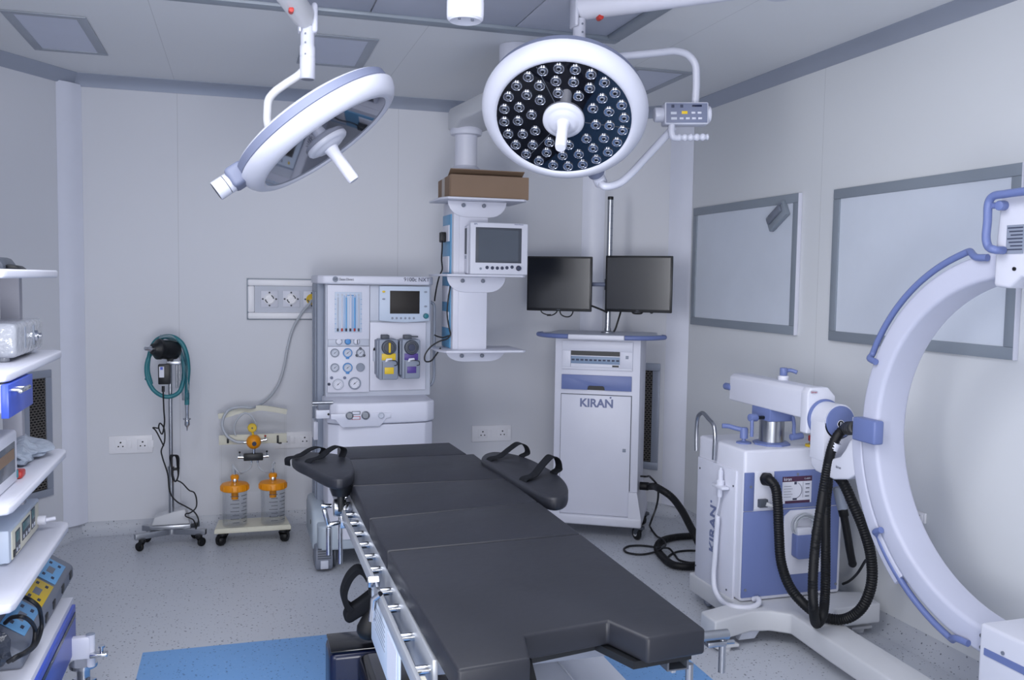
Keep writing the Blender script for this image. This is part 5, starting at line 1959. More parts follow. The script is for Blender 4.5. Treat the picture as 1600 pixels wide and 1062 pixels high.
# padded leg rest hanging on the left rail
LX = .235
G = lambda x, y, X=LX: at(x, y, X=X)
Yc = 2.72
lg = [(538, 966), (537, 957), (543, 948), (560, 936), (578, 922), (592, 910), (594, 925), (592, 940), (578, 951), (560, 962), (545, 970)]
Q = curve([at(x, y, Y=Yc) for x, y in lg], 3, closed=True)
mb = MB()
mb.prism([(q.x, q.z) for q in Q], (0, Yc-.025, 0), (1, 0, 0), (0, 0, 1), (0, 1, 0), .05, bev=.010, seg=3)
lr_ = mb.build('leg_rest', 'strap', ot)
Ps = [at(x, y, Y=Yc) for x, y in ((583, 918), (575, 903), (566, 891), (559, 889), (549, 897), (541, 911), (537, 927), (541, 943), (549, 950))]
mb = MB()
mb.ribbon(Ps, .055, .017, (0, 1, 0), sub=6)
mb.build('strap', 'strap', lr_)
mb = MB()
c = at(576, 982, Y=Yc-.02)
mb.lathe([(0, -.032), (.021, -.029), (.034, -.016), (.037, 0), (.030, .033), (.019, .060), (0, .066)], (c.x, Yc-.02, c.z), (.3, 0, 1), 24)
mb.build('rest_knob', 'rubber', lr_)
mb = MB()
mb.cyl((c.x+.012, Yc-.02, c.z+.05), (.385, Yc, .72), .012, n=14)
mb.build('rest_arm', 'black', lr_)

# ================================================================== MOBILE X-RAY C-ARM
BX0, BX1, BY0, BY1, BZ0, BZ1 = 2.107, 2.622, 3.42, 3.83, .152, .828
ca = thing('xray_c_arm', (2.36, 3.5, 0), 'white and blue mobile x-ray machine with a big white ring by the right wall', 'x-ray machine')
mb = MB()
mb.box((BX0, BY0, BZ0), (BX1, BY1, BZ1), .014, 3)
mb.build('cabinet', 'white2', ca)
# left side panel and its lettering
z1, z0 = at(1118, 722, X=BX0).z, at(1118, 925, X=BX0).z
y0, y1 = at(1151, 800, X=BX0).y, at(1091, 800, X=BX0).y
mb = MB()
mb.box((BX0-.010, y0, z0+.02), (BX0+.002, y1, z1), .003)
sp = mb.build('side_panel', 'white', ca)
for x, y in ((1094, 731), (1146, 759), (1087, 883), (1135, 921)):
    p = at(x, y, X=BX0-.010)
    MB().cyl((BX0-.0125, p.y, p.z), (BX0-.009, p.y, p.z), .0045, n=10).build('panel_screw', 'dgrey', sp)
p = at(1114, 826, X=BX0-.0105)
text('side_lettering', 'KIRAN', (BX0-.0105, p.y, p.z), (0, 0, 1), (0, 1, 0), .072, 'inkblue', sp, ext=.0007, font_scale_x=1.05, bold=.002)
p = at(1111.5, 783, X=BX0-.0105)
MB().cyl((BX0-.0103, p.y, p.z), (BX0-.0122, p.y, p.z), .0065, n=12).build('lettering_dot', 'inkblue', sp)
# blue front panels
f = lambda x, y: at(x, y, Y=BY0)
FY = BY0-.006
a, b = f(1166, 737), f(1311, 930)
zb0 = BZ0+.02
xl = f(1160, 840).x
zt = f(1230, 735).z
mb = MB()
mb.box((xl, FY, zb0), (BX1-.022, BY0+.002, f(1230, 795).z), .002)
mb.build('lower_front_panel', 'blue', ca)
x1_, x2_ = f(1178, 760).x, f(1208, 760).x
MB().box((xl, FY, f(1230, 794).z), (x1_-.002, BY0+.002, zt), .002).build('front_strip', 'blue', ca)
mb = MB()
mb.box((x1_, FY-.001, f(1190, 795).z), (x2_, BY0+.002, zt), .002)
mb.build('connector_plate', 'white2', ca)
mb = MB()
mb.box((x2_+.002, FY-.002, f(1230, 793).z), (BX1-.02, BY0+.002, zt), .002)
up_ = mb.build('upper_front_panel', 'blue', ca)
for (x, y) in ((1172, 760), (1163, 921), (1304, 911), (1245, 740)):
    p = f(x, y)
    MB().cyl((p.x, FY-.003, p.z), (p.x, FY+.002, p.z), .0065, n=12).build('panel_screw', 'midgrey', ca)
# printed label on the upper panel
l0, l1 = at(1223, 745, Y=FY-.002), at(1267, 784, Y=FY-.002)
LYp = FY-.003
lw, lh = l1.x-l0.x, l0.z-l1.z
mb = MB()
mb.box((l0.x, LYp, l1.z), (l1.x, FY, l0.z))
lb = mb.build('printed_label', 'white2', up_)
mb = MB()
mb.box((l0.x, LYp-.0006, l0.z-lh*.19), (l1.x, LYp+.001, l0.z))
mb.build('label_band', 'maroon', lb)
MB().box((l0.x+lw*.10, LYp-.0006, l1.z), (l1.x-lw*.05, LYp+.001, l1.z+lh*.10)).build('label_band', 'maroon', lb)
text('label_heading', 'kiran', (l0.x+lw*.17, LYp-.0008, l0.z-lh*.095), (1, 0, 0), (0, 0, 1), .020, 'white2', lb, ext=.0003)
text('label_heading', 'C-ARM', (l0.x+lw*.84, LYp-.0008, l0.z-lh*.10), (1, 0, 0), (0, 0, 1), .010, 'offgrey', lb, ext=.0003)
mb = MB()
mb.sweep(arc((l0.x+lw*.42, LYp-.0006, l0.z-lh*.52), lh*.30, -72, 72, (1, 0, 0), (0, 0, 1), 18), [(-.0016, -.0004), (.0016, -.0004), (.0016, .0004), (-.0016, .0004)], up=(0, 1, 0))
mb.box((l0.x+lw*.40, LYp-.001, l0.z-lh*.30), (l0.x+lw*.48, LYp+.001, l0.z-lh*.2))
mb.box((l0.x+lw*.36, LYp-.001, l1.z+lh*.12), (l0.x+lw*.50, LYp+.001, l1.z+lh*.19))
for k in range(5):
    mb.box((l0.x+lw*.05, LYp-.0008, l0.z-lh*(.36+.1*k)), (l0.x+lw*(.30+.05*(k % 2)), LYp+.001, l0.z-lh*(.35+.1*k)))
for k, (u0, u1) in enumerate(((.78, .93), (.80, .92), (.78, .92), (.78, .92))):
    mb.box((l0.x+lw*u0, LYp-.0008, l0.z-lh*(.32+.15*k)), (l0.x+lw*u1, LYp+.001, l0.z-lh*(.29+.15*k)))
mb.box((l0.x+lw*.70, LYp-.0008, l1.z+lh*.2), (l0.x+lw*.705, LYp+.001, l0.z-lh*.22))
mb.build('label_print', 'ink', lb)
# recessed white plate with blue pocket and coiled lead
w0, w1 = f(1224, 797), f(1280, 892)
mb = MB()
mb.prism([(0, 0), (w1.x-w0.x, 0.0), (w1.x-w0.x, w0.z-w1.z), (.03, w0.z-w1.z), (0, w0.z-w1.z-.025)], (w0.x, FY-.004, w1.z), (1, 0, 0), (0, 0, 1), (0, 1, 0), .006, bev=.0015)
wp = mb.build('pocket_plate', 'white2', ca)
p0, p1 = f(1235, 832), f(1271, 866)
mb = MB()
mb.prism([(0, .012), (.012, 0), (p1.x-p0.x, 0), (p1.x-p0.x, p0.z-p1.z), (0, p0.z-p1.z)], (p0.x, FY-.045, p1.z), (1, 0, 0), (0, 0, 1), (0, 1, 0), .042, bev=.004)
mb.build('pocket', 'blue', wp)
p0, p1 = at(1249, 828, Y=FY-.05), at(1270, 834, Y=FY-.05)
MB().box((p0.x, FY-.040, p1.z-.01), (p1.x, FY-.012, p0.z+.004), .003).build('lead_plug', 'white2', wp)
c = at(1259, 820, Y=FY-.03)
mb = MB()
pts = []
for k in range(66):
    a = k/65*4.2*2*PI
    rr = .050+.012*math.sin(a*.37+.5)
    pts.append((c.x+rr*math.cos(a), FY-.014-.0045*(k/65)*5, c.z-.004+rr*.86*math.sin(a)))
mb.tube(pts, .0036, 7, sub=2)
mb.build('coiled_lead', 'hosegrey', wp)
# body top: levers, post, emergency stop, grab handle
t0 = at(1162, 692, Z=BZ1)
mb = MB()
mb.lathe([(.034, 0), (.034, .006), (.020, .010), (.010, .012), (.008, .02), (.018, .022), (.018, .065), (.014, .072), (0, .073)], (t0.x, t0.y, BZ1), (0, 0, 1), 28)
mb.tube([(t0.x, t0.y, BZ1+.06), (t0.x-.03, t0.y+.02, BZ1+.066), (t0.x-.06, t0.y+.04, BZ1+.074), (t0.x-.085, t0.y+.05, BZ1+.074)], .011, 10)
mb.build('brake_lever', 'blue', ca)
PX, PYc = 2.318, 3.545
mb = MB()
mb.lathe([(.085, 0), (.085, .008), (.07, .014), (0, .014)], (PX, PYc, BZ1), (0, 0, 1), 8)
mb.build('post_flange', 'blue', ca)
mb = MB()
mb.cyl((PX, PYc, BZ1+.012), (PX, PYc, .975), .056, n=36)
mb.build('lift_post', 'steel', ca)
AX0, AX1, AZ0, AZ1, AY0, AY1 = 2.255, 2.385, .995, 1.125, 3.19, 3.82
mb = MB()
mb.prism([(-.062, .0), (.062, 0), (.062, .05), (-.062, .062)], (PX, PYc-.075, .940), (1, 0, 0), (0, 0, 1), (0, 1, 0), .15, bev=.008)
mb.build('arm_saddle', 'blue', ca)
mb = MB()
mb.prism([(AX0, AZ0), (AX1, AZ0), (AX1, AZ1-.035), (AX1-.035, AZ1), (AX0+.018, AZ1), (AX0, AZ1-.018)], (0, AY0+.012, 0), (1, 0, 0), (0, 0, 1), (0, 1, 0), AY1-AY0-.012, bev=.008, seg=3)
mb.build('horizontal_arm', 'white', ca)
mb = MB()
mb.prism([(AX0-.003, AZ0-.06), (AX1+.003, AZ0-.06), (AX1+.003, AZ1-.035), (AX1-.034, AZ1+.003), (AX0+.012, AZ1+.003), (AX0-.003, AZ1-.018)], (0, AY0, 0), (1, 0, 0), (0, 0, 1), (0, 1, 0), .05, bev=.007, seg=3)
ac = mb.build('arm_end_cap', 'white2', ca)
p = at(1272, 612.5, Y=AY0-.001)
mb = MB()
mb.prism([(.019*math.cos(k*PI/12), .008*math.sin(k*PI/12)) for k in range(24)], (p.x, AY0-.002, p.z), (1, 0, 0), (0, 0, 1), (0, 1, 0), .003)
mb.build('badge', 'offgrey', ac)
text('badge_lettering', 'kiran', (p.x, AY0-.0022, p.z), (1, 0, 0), (0, 0, 1), .014, 'inkred', ac, ext=.0003)
p = at(1220, 592, Y=3.52)
mb = MB()
mb.cyl((p.x, 3.50, AZ1-.003), (p.x, 3.50, AZ1+.02), .024, n=24, bev=.003, m=1)
mb.cyl((p.x, 3.50, AZ1+.02), (p.x, 3.50, AZ1+.055), .017, n=20, bev=.003)
mb.tube([(p.x, 3.50, AZ1+.04), (p.x+.03, 3.49, AZ1+.044), (p.x+.05, 3.47, AZ1+.036)], .009, 10)
mb.build('arm_lock_lever', ['blue', 'white2'], ca)
mb = MB()
mb.cyl((AX0+.012, AY1-.012, 1.055), (AX0+.012, AY1+.055, 1.055), .017, n=18, bev=.005)
mb.build('rear_knob', 'blue', ca)
mb = MB()
mb.cyl((PX-.06, PYc-.03, .955), (PX-.115, PYc-.04, .957), .008, n=12, m=1)
mb.cyl((PX-.105, PYc-.04, .957), (PX-.145, PYc-.045, .959), .017, n=18, bev=.003)
mb.tube([(PX-.135, PYc-.05, .955), (PX-.137, PYc-.055, .92), (PX-.137, PYc-.055, .875)], .008, 10)
mb.build('saddle_lever', ['blue', 'black'], ca)
mb = MB()
mb.tube([(PX+.05, PYc-.085, .965), (PX+.055, PYc-.09, .93), (PX+.055, PYc-.09, .90), (PX+.06, PYc-.09, .872)], .008, 10)
mb.cyl((PX+.04, PYc-.09, .872), (PX+.10, PYc-.09, .877), .015, n=18, bev=.003)
mb.build('saddle_lever', 'blue', ca)
p = at(1270, 697, Z=BZ1)
MB().cyl((p.x, p.y, BZ1), (p.x, p.y, BZ1+.010), .034, n=24, bev=.002).build('stop_plate', 'yellow', ca)
mb = MB()
mb.cyl((p.x, p.y, BZ1+.010), (p.x, p.y, BZ1+.035), .016, n=20, m=1)
mb.cyl((p.x, p.y, BZ1+.024), (p.x, p.y, BZ1+.05), .021, n=24, bev=.004)
mb.build('emergency_stop', ['red', 'dgrey'], ca)
gx = BX0-.020
H_ = lambda x, y: at(x, y, X=gx)
mb = MB()
mb.tube([H_(1088, 704), H_(1088.5, 668), H_(1091, 650), H_(1098, 645), H_(1107, 654), H_(1115, 664), H_(1117, 676), H_(1115.5, 718)], .0095, 12, sub=6)
mb.build('grab_handle', 'steel', ca)
# base frame
zt_, zb_ = .150, .060
mb = MB()
poly = [(1.888, 3.375), (1.888, 3.249), (2.00, 3.285), (2.10, 3.315), (2.185, 3.300), (2.250, 3.246), (2.235, 2.98), (2.19, 1.62), (2.34, 1.62), (2.392, 3.00), (2.41, 3.19), (2.48, 3.255), (2.72, 3.262), (2.735, 3.41), (2.64, 3.44), (2.64, 3.86), (2.09, 3.86), (2.09, 3.44)]
mb.prism(poly, (0, 0, zb_), (1, 0, 0), (0, 1, 0), (0, 0, 1), zt_-zb_, bev=.010, seg=3)
mb.build('base_frame', 'warmwhite', ca)
for x, y in ((1.97, 3.315), (2.665, 3.345)):
    mb = MB()
    mb.cyl((x, y, .030), (x, y, .07), .012, n=12)
    mb.box((x-.055, y-.035, .016), (x+.055, y+.035, .030), .004)
    mb.cyl((x, y, 0), (x, y, .017), .03, n=20)
    mb.build('stabiliser_foot', 'warmwhite', ca)
p = at(1185, 990, Z=.06)
MB().prism([(-.05, 0), (.03, 0), (.06, .04), (-.03, .04)], (2.10, 3.33, .022), (1, 0, 0), (0, 0, 1), (0, 1, 0), .03, bev=.004).build('brake_pedal', 'offgrey', ca)
for x, y, h in ((2.16, 3.78, .5), (2.56, 3.78, -.4), (2.27, 1.75, .1)):
    caster(ca, (x, y, 0), .0605, .028, .03, h, 'steel', 'grey', hub='offgrey')
# hub and carriage
HX, HZ = 2.333, 1.0
mb = MB()
mb.cyl((HX, AY0-.012, HZ), (HX, AY0+.004, HZ), .080, n=44, bev=.004)
mb.build('hub_ring', 'blue', ca)
mb = MB()
mb.cyl((HX, 3.085, HZ), (HX, AY0-.008, HZ), .0715, n=44)
mb.box((HX-.072, 3.085, .84), (HX+.072, AY0-.012, HZ), .004)
mb.build('swivel_hub', 'white2', ca)
mb = MB()
mb.cyl((HX, 3.078, HZ), (HX, 3.087, HZ), .0655, n=44, bev=.002)
dc = mb.build('hub_disc', 'blue', ca)
mb = MB()
mb.lathe([(.0165, 0), (.0165, .0012), (.0135, .0012), (.0135, 0)], (HX, 3.078, HZ-.008), (0, -1, 0), 28)
dl = mb.build('hub_logo', 'white2', dc)
text('logo_letter', 'P', (HX, 3.0778, HZ-.008), (1, 0, 0), (0, 0, 1), .022, 'white2', dc, ext=.0005)
# ring geometry
RX, RPSI, RYC, RZC, RO, RI, RW = 2.283, -.036, 2.2155, 1.022, .65, .5615, .1365
ru = Vector((math.sin(RPSI), math.cos(RPSI), 0))
rn = Vector((math.cos(RPSI), -math.sin(RPSI), 0))
rc = Vector((RX, RYC, RZC))
UZ = Vector((0, 0, 1))


def rp(theta, r, off=0.):
    t = math.radians(theta)
    return rc+ru*(r*math.cos(t))+UZ*(r*math.sin(t))+rn*off


def ring_sweep(a0, a1, sect, n, name, m, parent, closed_sect=True):
    """sect = list of (radius, offset across)"""
    b = bmesh.new()
    rings = []
    for i in range(n+1):
        a = a0+(a1-a0)*i/n
        s = sect(i/n) if callable(sect) else sect
        rings.append([b.verts.new(rp(a, r, o)) for r, o in s])
    k = len(rings[0])
    for A, B in zip(rings, rings[1:]):
        for i in range(k):
            j = (i+1) % k
            b.faces.new((A[i], A[j], B[j], B[i]))
    b.faces.new(rings[0])
    b.faces.new(list(reversed(rings[-1])))
    bmesh.ops.recalc_face_normals(b, faces=b.faces[:])
    mb = MB()
    mb._merge(b)
    return mb.build(name, m, parent)


def rrect(r0, r1, o0, o1, c, n=4):
    out = []
    for (cr, co, a0) in ((r1-c, o1-c, 0), (r0+c, o1-c, 90), (r0+c, o0+c, 180), (r1-c, o0+c, 270)):
        for i in range(n+1):
            a = math.radians(a0+90*i/n)
            out.append((cr+c*math.cos(a), co+c*math.sin(a)))
    return out


rg_ = ring_sweep(-88, 88, rrect(RI, RO, 0, RW, .016), 96, 'c_ring', 'ringwhite', ca)
# carriage shell hugging the outside of the ring
def shell(t):
    ro = .700-.02*t+.06*math.sin(t*PI)*(1 if t < .75 else 1)
    return rrect(RO+.0015, max(RO+.02, ro), .004, RW-.004, .008)


ring_sweep(2, -51, rrect(RO+.0015, RO+.056, .004, RW-.004, .008), 40, 'ring_carriage', 'ringwhite', ca)
mb = MB()
poly = [(AY0-.012, .862), (AY0-.02, .81), (AY0-.05, .790), (3.02, .780), (2.93, .80), (2.880, .83), (2.878, .95), (2.905, .965), (2.93, .955), (2.955, .915), (2.985, .880), (3.03, .862)]
mb.prism(poly, (HX-.069, 0, 0), (0, 1, 0), (0, 0, 1), (1, 0, 0), .138, bev=.008, seg=3)
cb_ = mb.build('carriage_bracket', 'white2', ca)
p = at(1309, 730, X=HX-.0725)
text('bracket_print', 'kiran', (HX-.0695, p.y, p.z), (0, -1, 0), (0, 0, 1), .016, 'ink', cb_, ext=.0003)
# blue block on the ring with hose entry
bth = .5
b0, b1 = at(1343, 650, X=RX-.03), at(1368, 693, X=RX-.03)
mb = MB()
yb0, yb1 = at(1367, 670, X=RX-.06).y, at(1342, 670, X=RX-.03).y
mb.box((RX-.062, yb0, b1.z), (RX-.018, yb1, b0.z), .008, 3)
mb.build('hose_block', 'blue', ca)
bz = (b0.z+b1.z)/2
# handle bars on the ring
for a0, a1 in ((24, 78), (-36, -78)):
    s = 1 if a1 > a0 else -1
    pts = [rp(a0+s*1.5, RO-.02, .03), rp(a0, RO+.012, .015)]+[rp(a0+(a1-a0)*k/14, RO+.024, .012) for k in range(0, 15)]+[rp(a1-s*.5, RO+.010, .015), rp(a1-s*1.5, RO-.025, .02)]
    pts[-3:] = [rp(a1-s*3, RO+.018, .006), rp(a1, RO-.008, -.012), rp(a1+s*4, RO-.018, -.012)]
    pts[:2] = [rp(a0-s*.2, RO-.03, -.012), rp(a0-s*.8, RO+.012, -.006)]
    mb = MB()
    mb.tube(pts, .0115, 12, sub=5)
    mb.build('ring_handle', 'blue', ca)
for a in (24, 77):
    pass
# upper detector head at the ring top end
tb = rp(84, RO, 0)
y_t = at(1562, 430, X=RX-.02).y
zt0, zt1 = at(1562, 448, X=RX-.02).z, at(1565, 303, X=RX-.02).z
mb = MB()
mb.prism([(y_t, zt0), (y_t, zt0+.14), (y_t-.012, zt1), (y_t-.42, zt1), (y_t-.42, zt0-.02), (y_t-.30, zt0-.02), (y_t-.10, zt0+.03), (y_t-.06, zt0-.005)], (RX-.045, 0, 0), (0, 1, 0), (0, 0, 1), (1, 0, 0), .235, bev=.012, seg=3)
dh = mb.build('detector_head', 'white2', ca)
mb = MB()
mb.cyl((RX+.07, y_t-.24, zt0-.20), (RX+.07, y_t-.24, zt0-.01), .12, .135, n=40, bev=.01)
mb.build('detector_drum', 'offgrey', ca)
s0, s1 = at(1574, 352, X=RX-.046), at(1599, 396, X=RX-.046)
mb = MB()
mb.box((RX-.0475, s1.y, s1.z), (RX-.044, s0.y, s0.z))
st_ = mb.build('rating_label', 'grey', dh)
mb = MB()
for k in range(7):
    zz = s0.z-(s0.z-s1.z)*(k+.8)/8
    mb.box((RX-.0482, s1.y+.004, zz-.002), (RX-.0474, s0.y-.004-.006*(k % 3), zz+.002))
mb.build('label_lines', 'ink', st_)
p = at(1585, 420, X=RX-.046)
MB().cyl((RX-.049, p.y, p.z), (RX-.044, p.y, p.z), .006, n=10).build('head_screw', 'black', dh)
hxx = RX-.085
hh = lambda x, y: at(x, y, X=hxx)
mb = MB()
mb.tube([at(1640, 293, X=hxx), hh(1600, 299), hh(1570, 303), hh(1551, 307), hh(1545, 316), hh(1543, 345), hh(1541, 374), hh(1545, 386), hh(1554, 390), at(1568, 391, X=RX-.05)], .0125, 12, sub=6)
mb.build('head_handle', 'blue', dh)
mb = MB()
mb.cyl(hh(1547, 321), at(1568, 321, X=RX-.043), .010, n=12)
mb.cyl(at(1560, 321, X=RX-.075), at(1571, 321, X=RX-.043), .015, n=14, bev=.003)
mb.build('handle_stud', 'blue', dh)
# lower tube head
y_b = at(1537, 1000, X=RX-.03).y
zb1 = at(1537, 970, X=RX-.03).z
mb = MB()
mb.box((RX-.05, y_b-.45, .13), (RX+.19, y_b, zb1), .012, 3)
th_ = mb.build('tube_head', 'white2', ca)
a, b = at(1538, 1016, X=RX-.051), at(1600, 1047, X=RX-.051)
mb = MB()
mb.prism([(a.y, a.z+.009), (a.y, a.z-.013), (b.y, b.z-.013), (b.y-.2, b.z-.10), (b.y-.2, b.z-.075), (b.y, b.z+.010)], (RX-.053, 0, 0), (0, 1, 0), (0, 0, 1), (1, 0, 0), .004)
mb.build('blue_stripe', 'blue', th_)
for x, y in ((1533.5, 993), (1533, 1011.5)):
    p = at(x, y, X=RX-.002)
    MB().cyl((RX-.003, p.y, p.z), (RX+.004, p.y, p.z), .0075, n=12).build('ring_screw', 'dgrey', rg_)
p = at(1567, 1020, X=RX-.051)
MB().cyl((RX-.054, p.y, p.z), (RX-.049, p.y, p.z), .006, n=12).build('head_screw', 'midgrey', th_)
for (x, y) in ((1337, 745),):
    p = at(x, y, X=HX-.073)
# hoses
HY = 3.33


def hz(x, y, Y=HY):
    return at(x, y, Y=Y)


mb = MB()
ZL = .178
lo = lambda x, y: at(x, y, Z=ZL)
mb.tube([hz(1194, 748, BY0-.02), hz(1202, 749, BY0-.07), hz(1211, 760, BY0-.09), hz(1215, 785, BY0-.10), hz(1217, 830, BY0-.11), hz(1221, 880, BY0-.14), hz(1235, 918, BY0-.20), hz(1258, 945, BY0-.27), lo(1285, 963), lo(1318, 967), hz(1345, 951, 3.02), hz(1361, 915, 3.0), hz(1361, 870, 3.0), hz(1350, 828, 3.01), hz(1332, 785, 3.03), hz(1316, 752, 3.06), hz(1302, 739, 3.09), hz(1288, 735, 3.13)], .0225, 12, ribs=.011)
tag(mb.build('corrugated_hose', 'rubber'), 'thick black corrugated hose looping low from the blue panel connector to the ring bracket', 'hose')
mb = MB()
mb.cyl((hz(1194, 748, BY0-.02)).xyz+Vector((0, .0, 0)), hz(1202, 749, BY0-.045), .028, n=20)
mb.build('connector_ring', 'rubber', ca)
p = hz(1190, 785, FY)
mb = MB()
mb.box((p.x-.022, FY-.022, p.z-.018), (p.x+.02, FY, p.z+.018), .003)
mb.cyl((p.x+.01, FY-.018, p.z-.002), (p.x+.06, FY-.035, p.z-.02), .010, .005, n=12, m=1)
mb.build('mains_socket', ['dgrey', 'warmwhite'], ca)
mb = MB()
e = Vector((RX-.045, yb1+.0, bz))
mb.tube([e+Vector((0, -.005, 0)), hz(1330, 667, 2.99), hz(1318, 671, 3.02), hz(1307, 683, 3.03), hz(1299, 703, 3.04), hz(1291, 740, 3.06), hz(1282, 795, 3.05), hz(1274, 850, 3.03), hz(1270, 910, 2.99), hz(1271, 948, 2.96), lo(1277, 974), hz(1285, 962, 3.03), hz(1289, 930, 3.08), hz(1290, 890, 3.12), hz(1290, 830, 3.15), hz(1291, 780, 3.17), hz(1294, 755, 3.17), hz(1294, 742, 3.17)], .0205, 12, ribs=.011)
tag(mb.build('corrugated_hose', 'rubber'), 'black corrugated hose hanging in a narrow double drop from the blue ring block', 'hose')
mb = MB()
a_, b_ = hz(1341, 668, 2.95), hz(1323, 669, 2.99)
mb.cyl(e+Vector((0, .0, 0)), hz(1323, 669, 3.005), .0255, n=20, bev=.003)
for k in range(4):
    c = e.lerp(hz(1323, 669, 3.005), .2+.2*k)
    mb.cyl(c, c+(b_-e).normalized()*.006, .027, n=20)
mb.build('hose_fitting', 'black', ca)
mb = MB()
a_, b_ = hz(1307, 691, 3.03), hz(1301, 701, 3.04)
mb.cyl(a_, b_, .0222, n=20)
mb.build('hose_tag', 'white2', ca)
mb = MB()
mb.cyl(hz(1309, 760, 3.17), hz(1317, 796, 3.15), .022, n=18, bev=.004, m=1)
mb.cyl(hz(1316, 792, 3.15), hz(1319, 806, 3.15), .020, n=18, bev=.003)
mb.tube([hz(1318, 802, 3.15), hz(1323, 830, 3.15), hz(1328, 860, 3.15), hz(1332, 880, 3.16)], .0165, 12)
mb.sphere(hz(1332, 880, 3.16), .0175)
tag(mb.build('hand_control_holder', ['rubber', 'grey']), 'grey and black hand control hanging between the blue cabinet and ring carriage', 'hand control')
mb = MB()
mb.tube([hz(1317, 912, 3.45), hz(1326, 908, 3.40), hz(1340, 895, 3.3), hz(1352, 876, 3.22), hz(1354, 874, 3.2)], .006, 8)
tag(mb.build('thin_cable', 'cable'), 'thin black cable behind the big hose loop right of the blue cabinet', 'cable')
# hand switch with its coiled white cord on the left panel
sx = BX0-.012
s = lambda x, y, o=0.: at(x, y, X=sx-o)
hs = thing('hand_switch', s(1124, 772), 'white hand switch and coiled cord hung on the left side of the x-ray cabinet', 'hand switch')
mb = MB()
p0, p1 = s(1118, 754, .02), s(1134, 766, .02)
mb.box((sx-.040, p1.y, p1.z), (sx, p0.y, p0.z), .005)
mb.build('switch_holder', 'white2', hs)
mb = MB()
mb.lathe([(0, 0), (.010, .0), (.012, .01), (.012, .045), (.018, .05), (.018, .075), (.012, .08), (.011, .12), (.006, .125), (.006, .135), (0, .136)], s(1124.5, 776, .02), s(1126, 738, .02)-s(1124.5, 776, .02), 20)
mb.build('switch_body', 'white', hs)
mb = MB()
mb.tube([s(1124.5, 775, .02), s(1122.5, 788, .02), s(1120, 800, .02), s(1118.5, 807, .02), s(1121, 806, .02)], .0045, 8)
cc = [s(1121, 806, .02), s(1121, 815, .02), s(1119, 840, .02), s(1117, 870, .025), s(1115, 900, .03), s(1117, 920, .035), s(1127, 938, .04), s(1145, 947, .045), at(1160, 949, Y=3.36), at(1178, 947, Y=3.35), at(1186, 941, Y=3.36), at(1184, 935, Y=3.385), at(1177, 936, Y=3.41)]
mb.tube(cc, .0125, 10, ribs=.012)
mb.build('coiled_cord', 'white2', hs)

# black hose and cable from the trolley to the x-ray machine, coiled on the floor
mb = MB()
st = Kp(1001, 758, FD+.18)
rs = TK @ Vector((f_r+.004, .16, at(1004, 759, P=K0-kn_*.16, N=kn_).z))
P = [rs, rs+kx*.05, at(1030, 763, Y=4.62), at(1048, 775, Y=4.55), at(1064, 795, Y=4.45), at(1076, 817, Y=4.35), at(1090, 845, Y=4.25), at(1098, 868, Z=.03), at(1085, 884, Z=.026), at(1055, 883, Z=.026), at(1034, 868, Z=.026), at(1027, 855, Z=.026), at(1036, 844, Z=.026), at(1060, 838.5, Z=.026), at(1090, 838, Z=.026), at(1110, 846, Z=.026)]
mb.tube(P, .0215, 12, ribs=.012)
mb.cyl(rs, rs+kx*.055, .025, n=18, bev=.003)
tag(mb.build('floor_hose', 'rubber'), 'thick black hose from the tall white trolley curling on the floor behind the x-ray cabinet', 'hose')
mb = MB()
rs2 = TK @ Vector((f_r+.004, .18, at(1004, 744, P=K0-kn_*.18, N=kn_).z))
P = [rs2, rs2+kx*.03, at(1018, 747, Y=4.70), at(1027, 758, Y=4.70), at(1028.5, 772, Y=4.70), at(1025, 793, Y=4.75), at(1018, 812, Y=4.75), at(1017, 825, Z=.012), at(1026, 837, Z=.01), at(1036, 843, Z=.055), at(1040, 851, Z=.055), at(1032, 858, Z=.055), at(1020, 863, Z=.012), at(1000, 866, Z=.007), at(980, 863, Z=.007), at(975, 857.5, Z=.007), at(983, 853, Z=.007), at(1000, 852, Z=.007), at(1020, 854, Z=.012), at(1030, 856, Z=.055), at(1046, 857, Z=.02), at(1054, 866, Z=.007), at(1062, 875, Z=.007), at(1082, 879, Z=.02), at(1100, 872, Z=.007)]
mb.tube(P, .006, 8)
tag(mb.build('floor_cable', 'cable'), 'thin black cable looping on the floor in front of the tall white trolley', 'cable')
mb = MB()
mb.tube([at(1042, 872, Z=.007), at(1050, 865, Z=.007), at(1062, 861, Z=.007), at(1085, 860, Z=.007), at(1105, 864, Z=.007)], .006, 8)
tag(mb.build('floor_cable', 'cable'), 'short black cable lying inside the coiled floor hose beside the x-ray cabinet', 'cable')
# ================================================================== EQUIPMENT CART AT THE LEFT
QX, QY0, QY1, QXB = -.570, 2.58, 3.40, -1.06
ec = thing('equipment_cart', (-.82, 3.0, 0), 'tall white equipment cart with four shelves and blue drawers at the left edge', 'equipment cart')
S1 = at(60, 421.5, Y=3.0).z
S2 = at(101, 546, X=QX).z
S3 = at(70, 738, X=QX).z
S4 = at(112, 812, X=QX).z
SB = at(117, 928, X=QX).z
for z, far in ((S1, 3.33), (S2, 3.37), (S3, 3.42), (S4, 3.44)):
    mb = MB()
    poly = [(QXB, QY0), (QX-.03, QY0), (QX-.008, QY0+.008), (QX, QY0+.03), (QX, far-.06), (QX-.006, far-.025), (QX-.03, far), (QXB, far)]
    mb.prism(poly, (0, 0, z-.024), (1, 0, 0), (0, 1, 0), (0, 0, 1), .024, bev=.006, seg=3)
    mb.build('shelf', 'white2', ec)
p0, p1 = at(2, 470, Y=3.28), at(33, 470, Y=3.28)
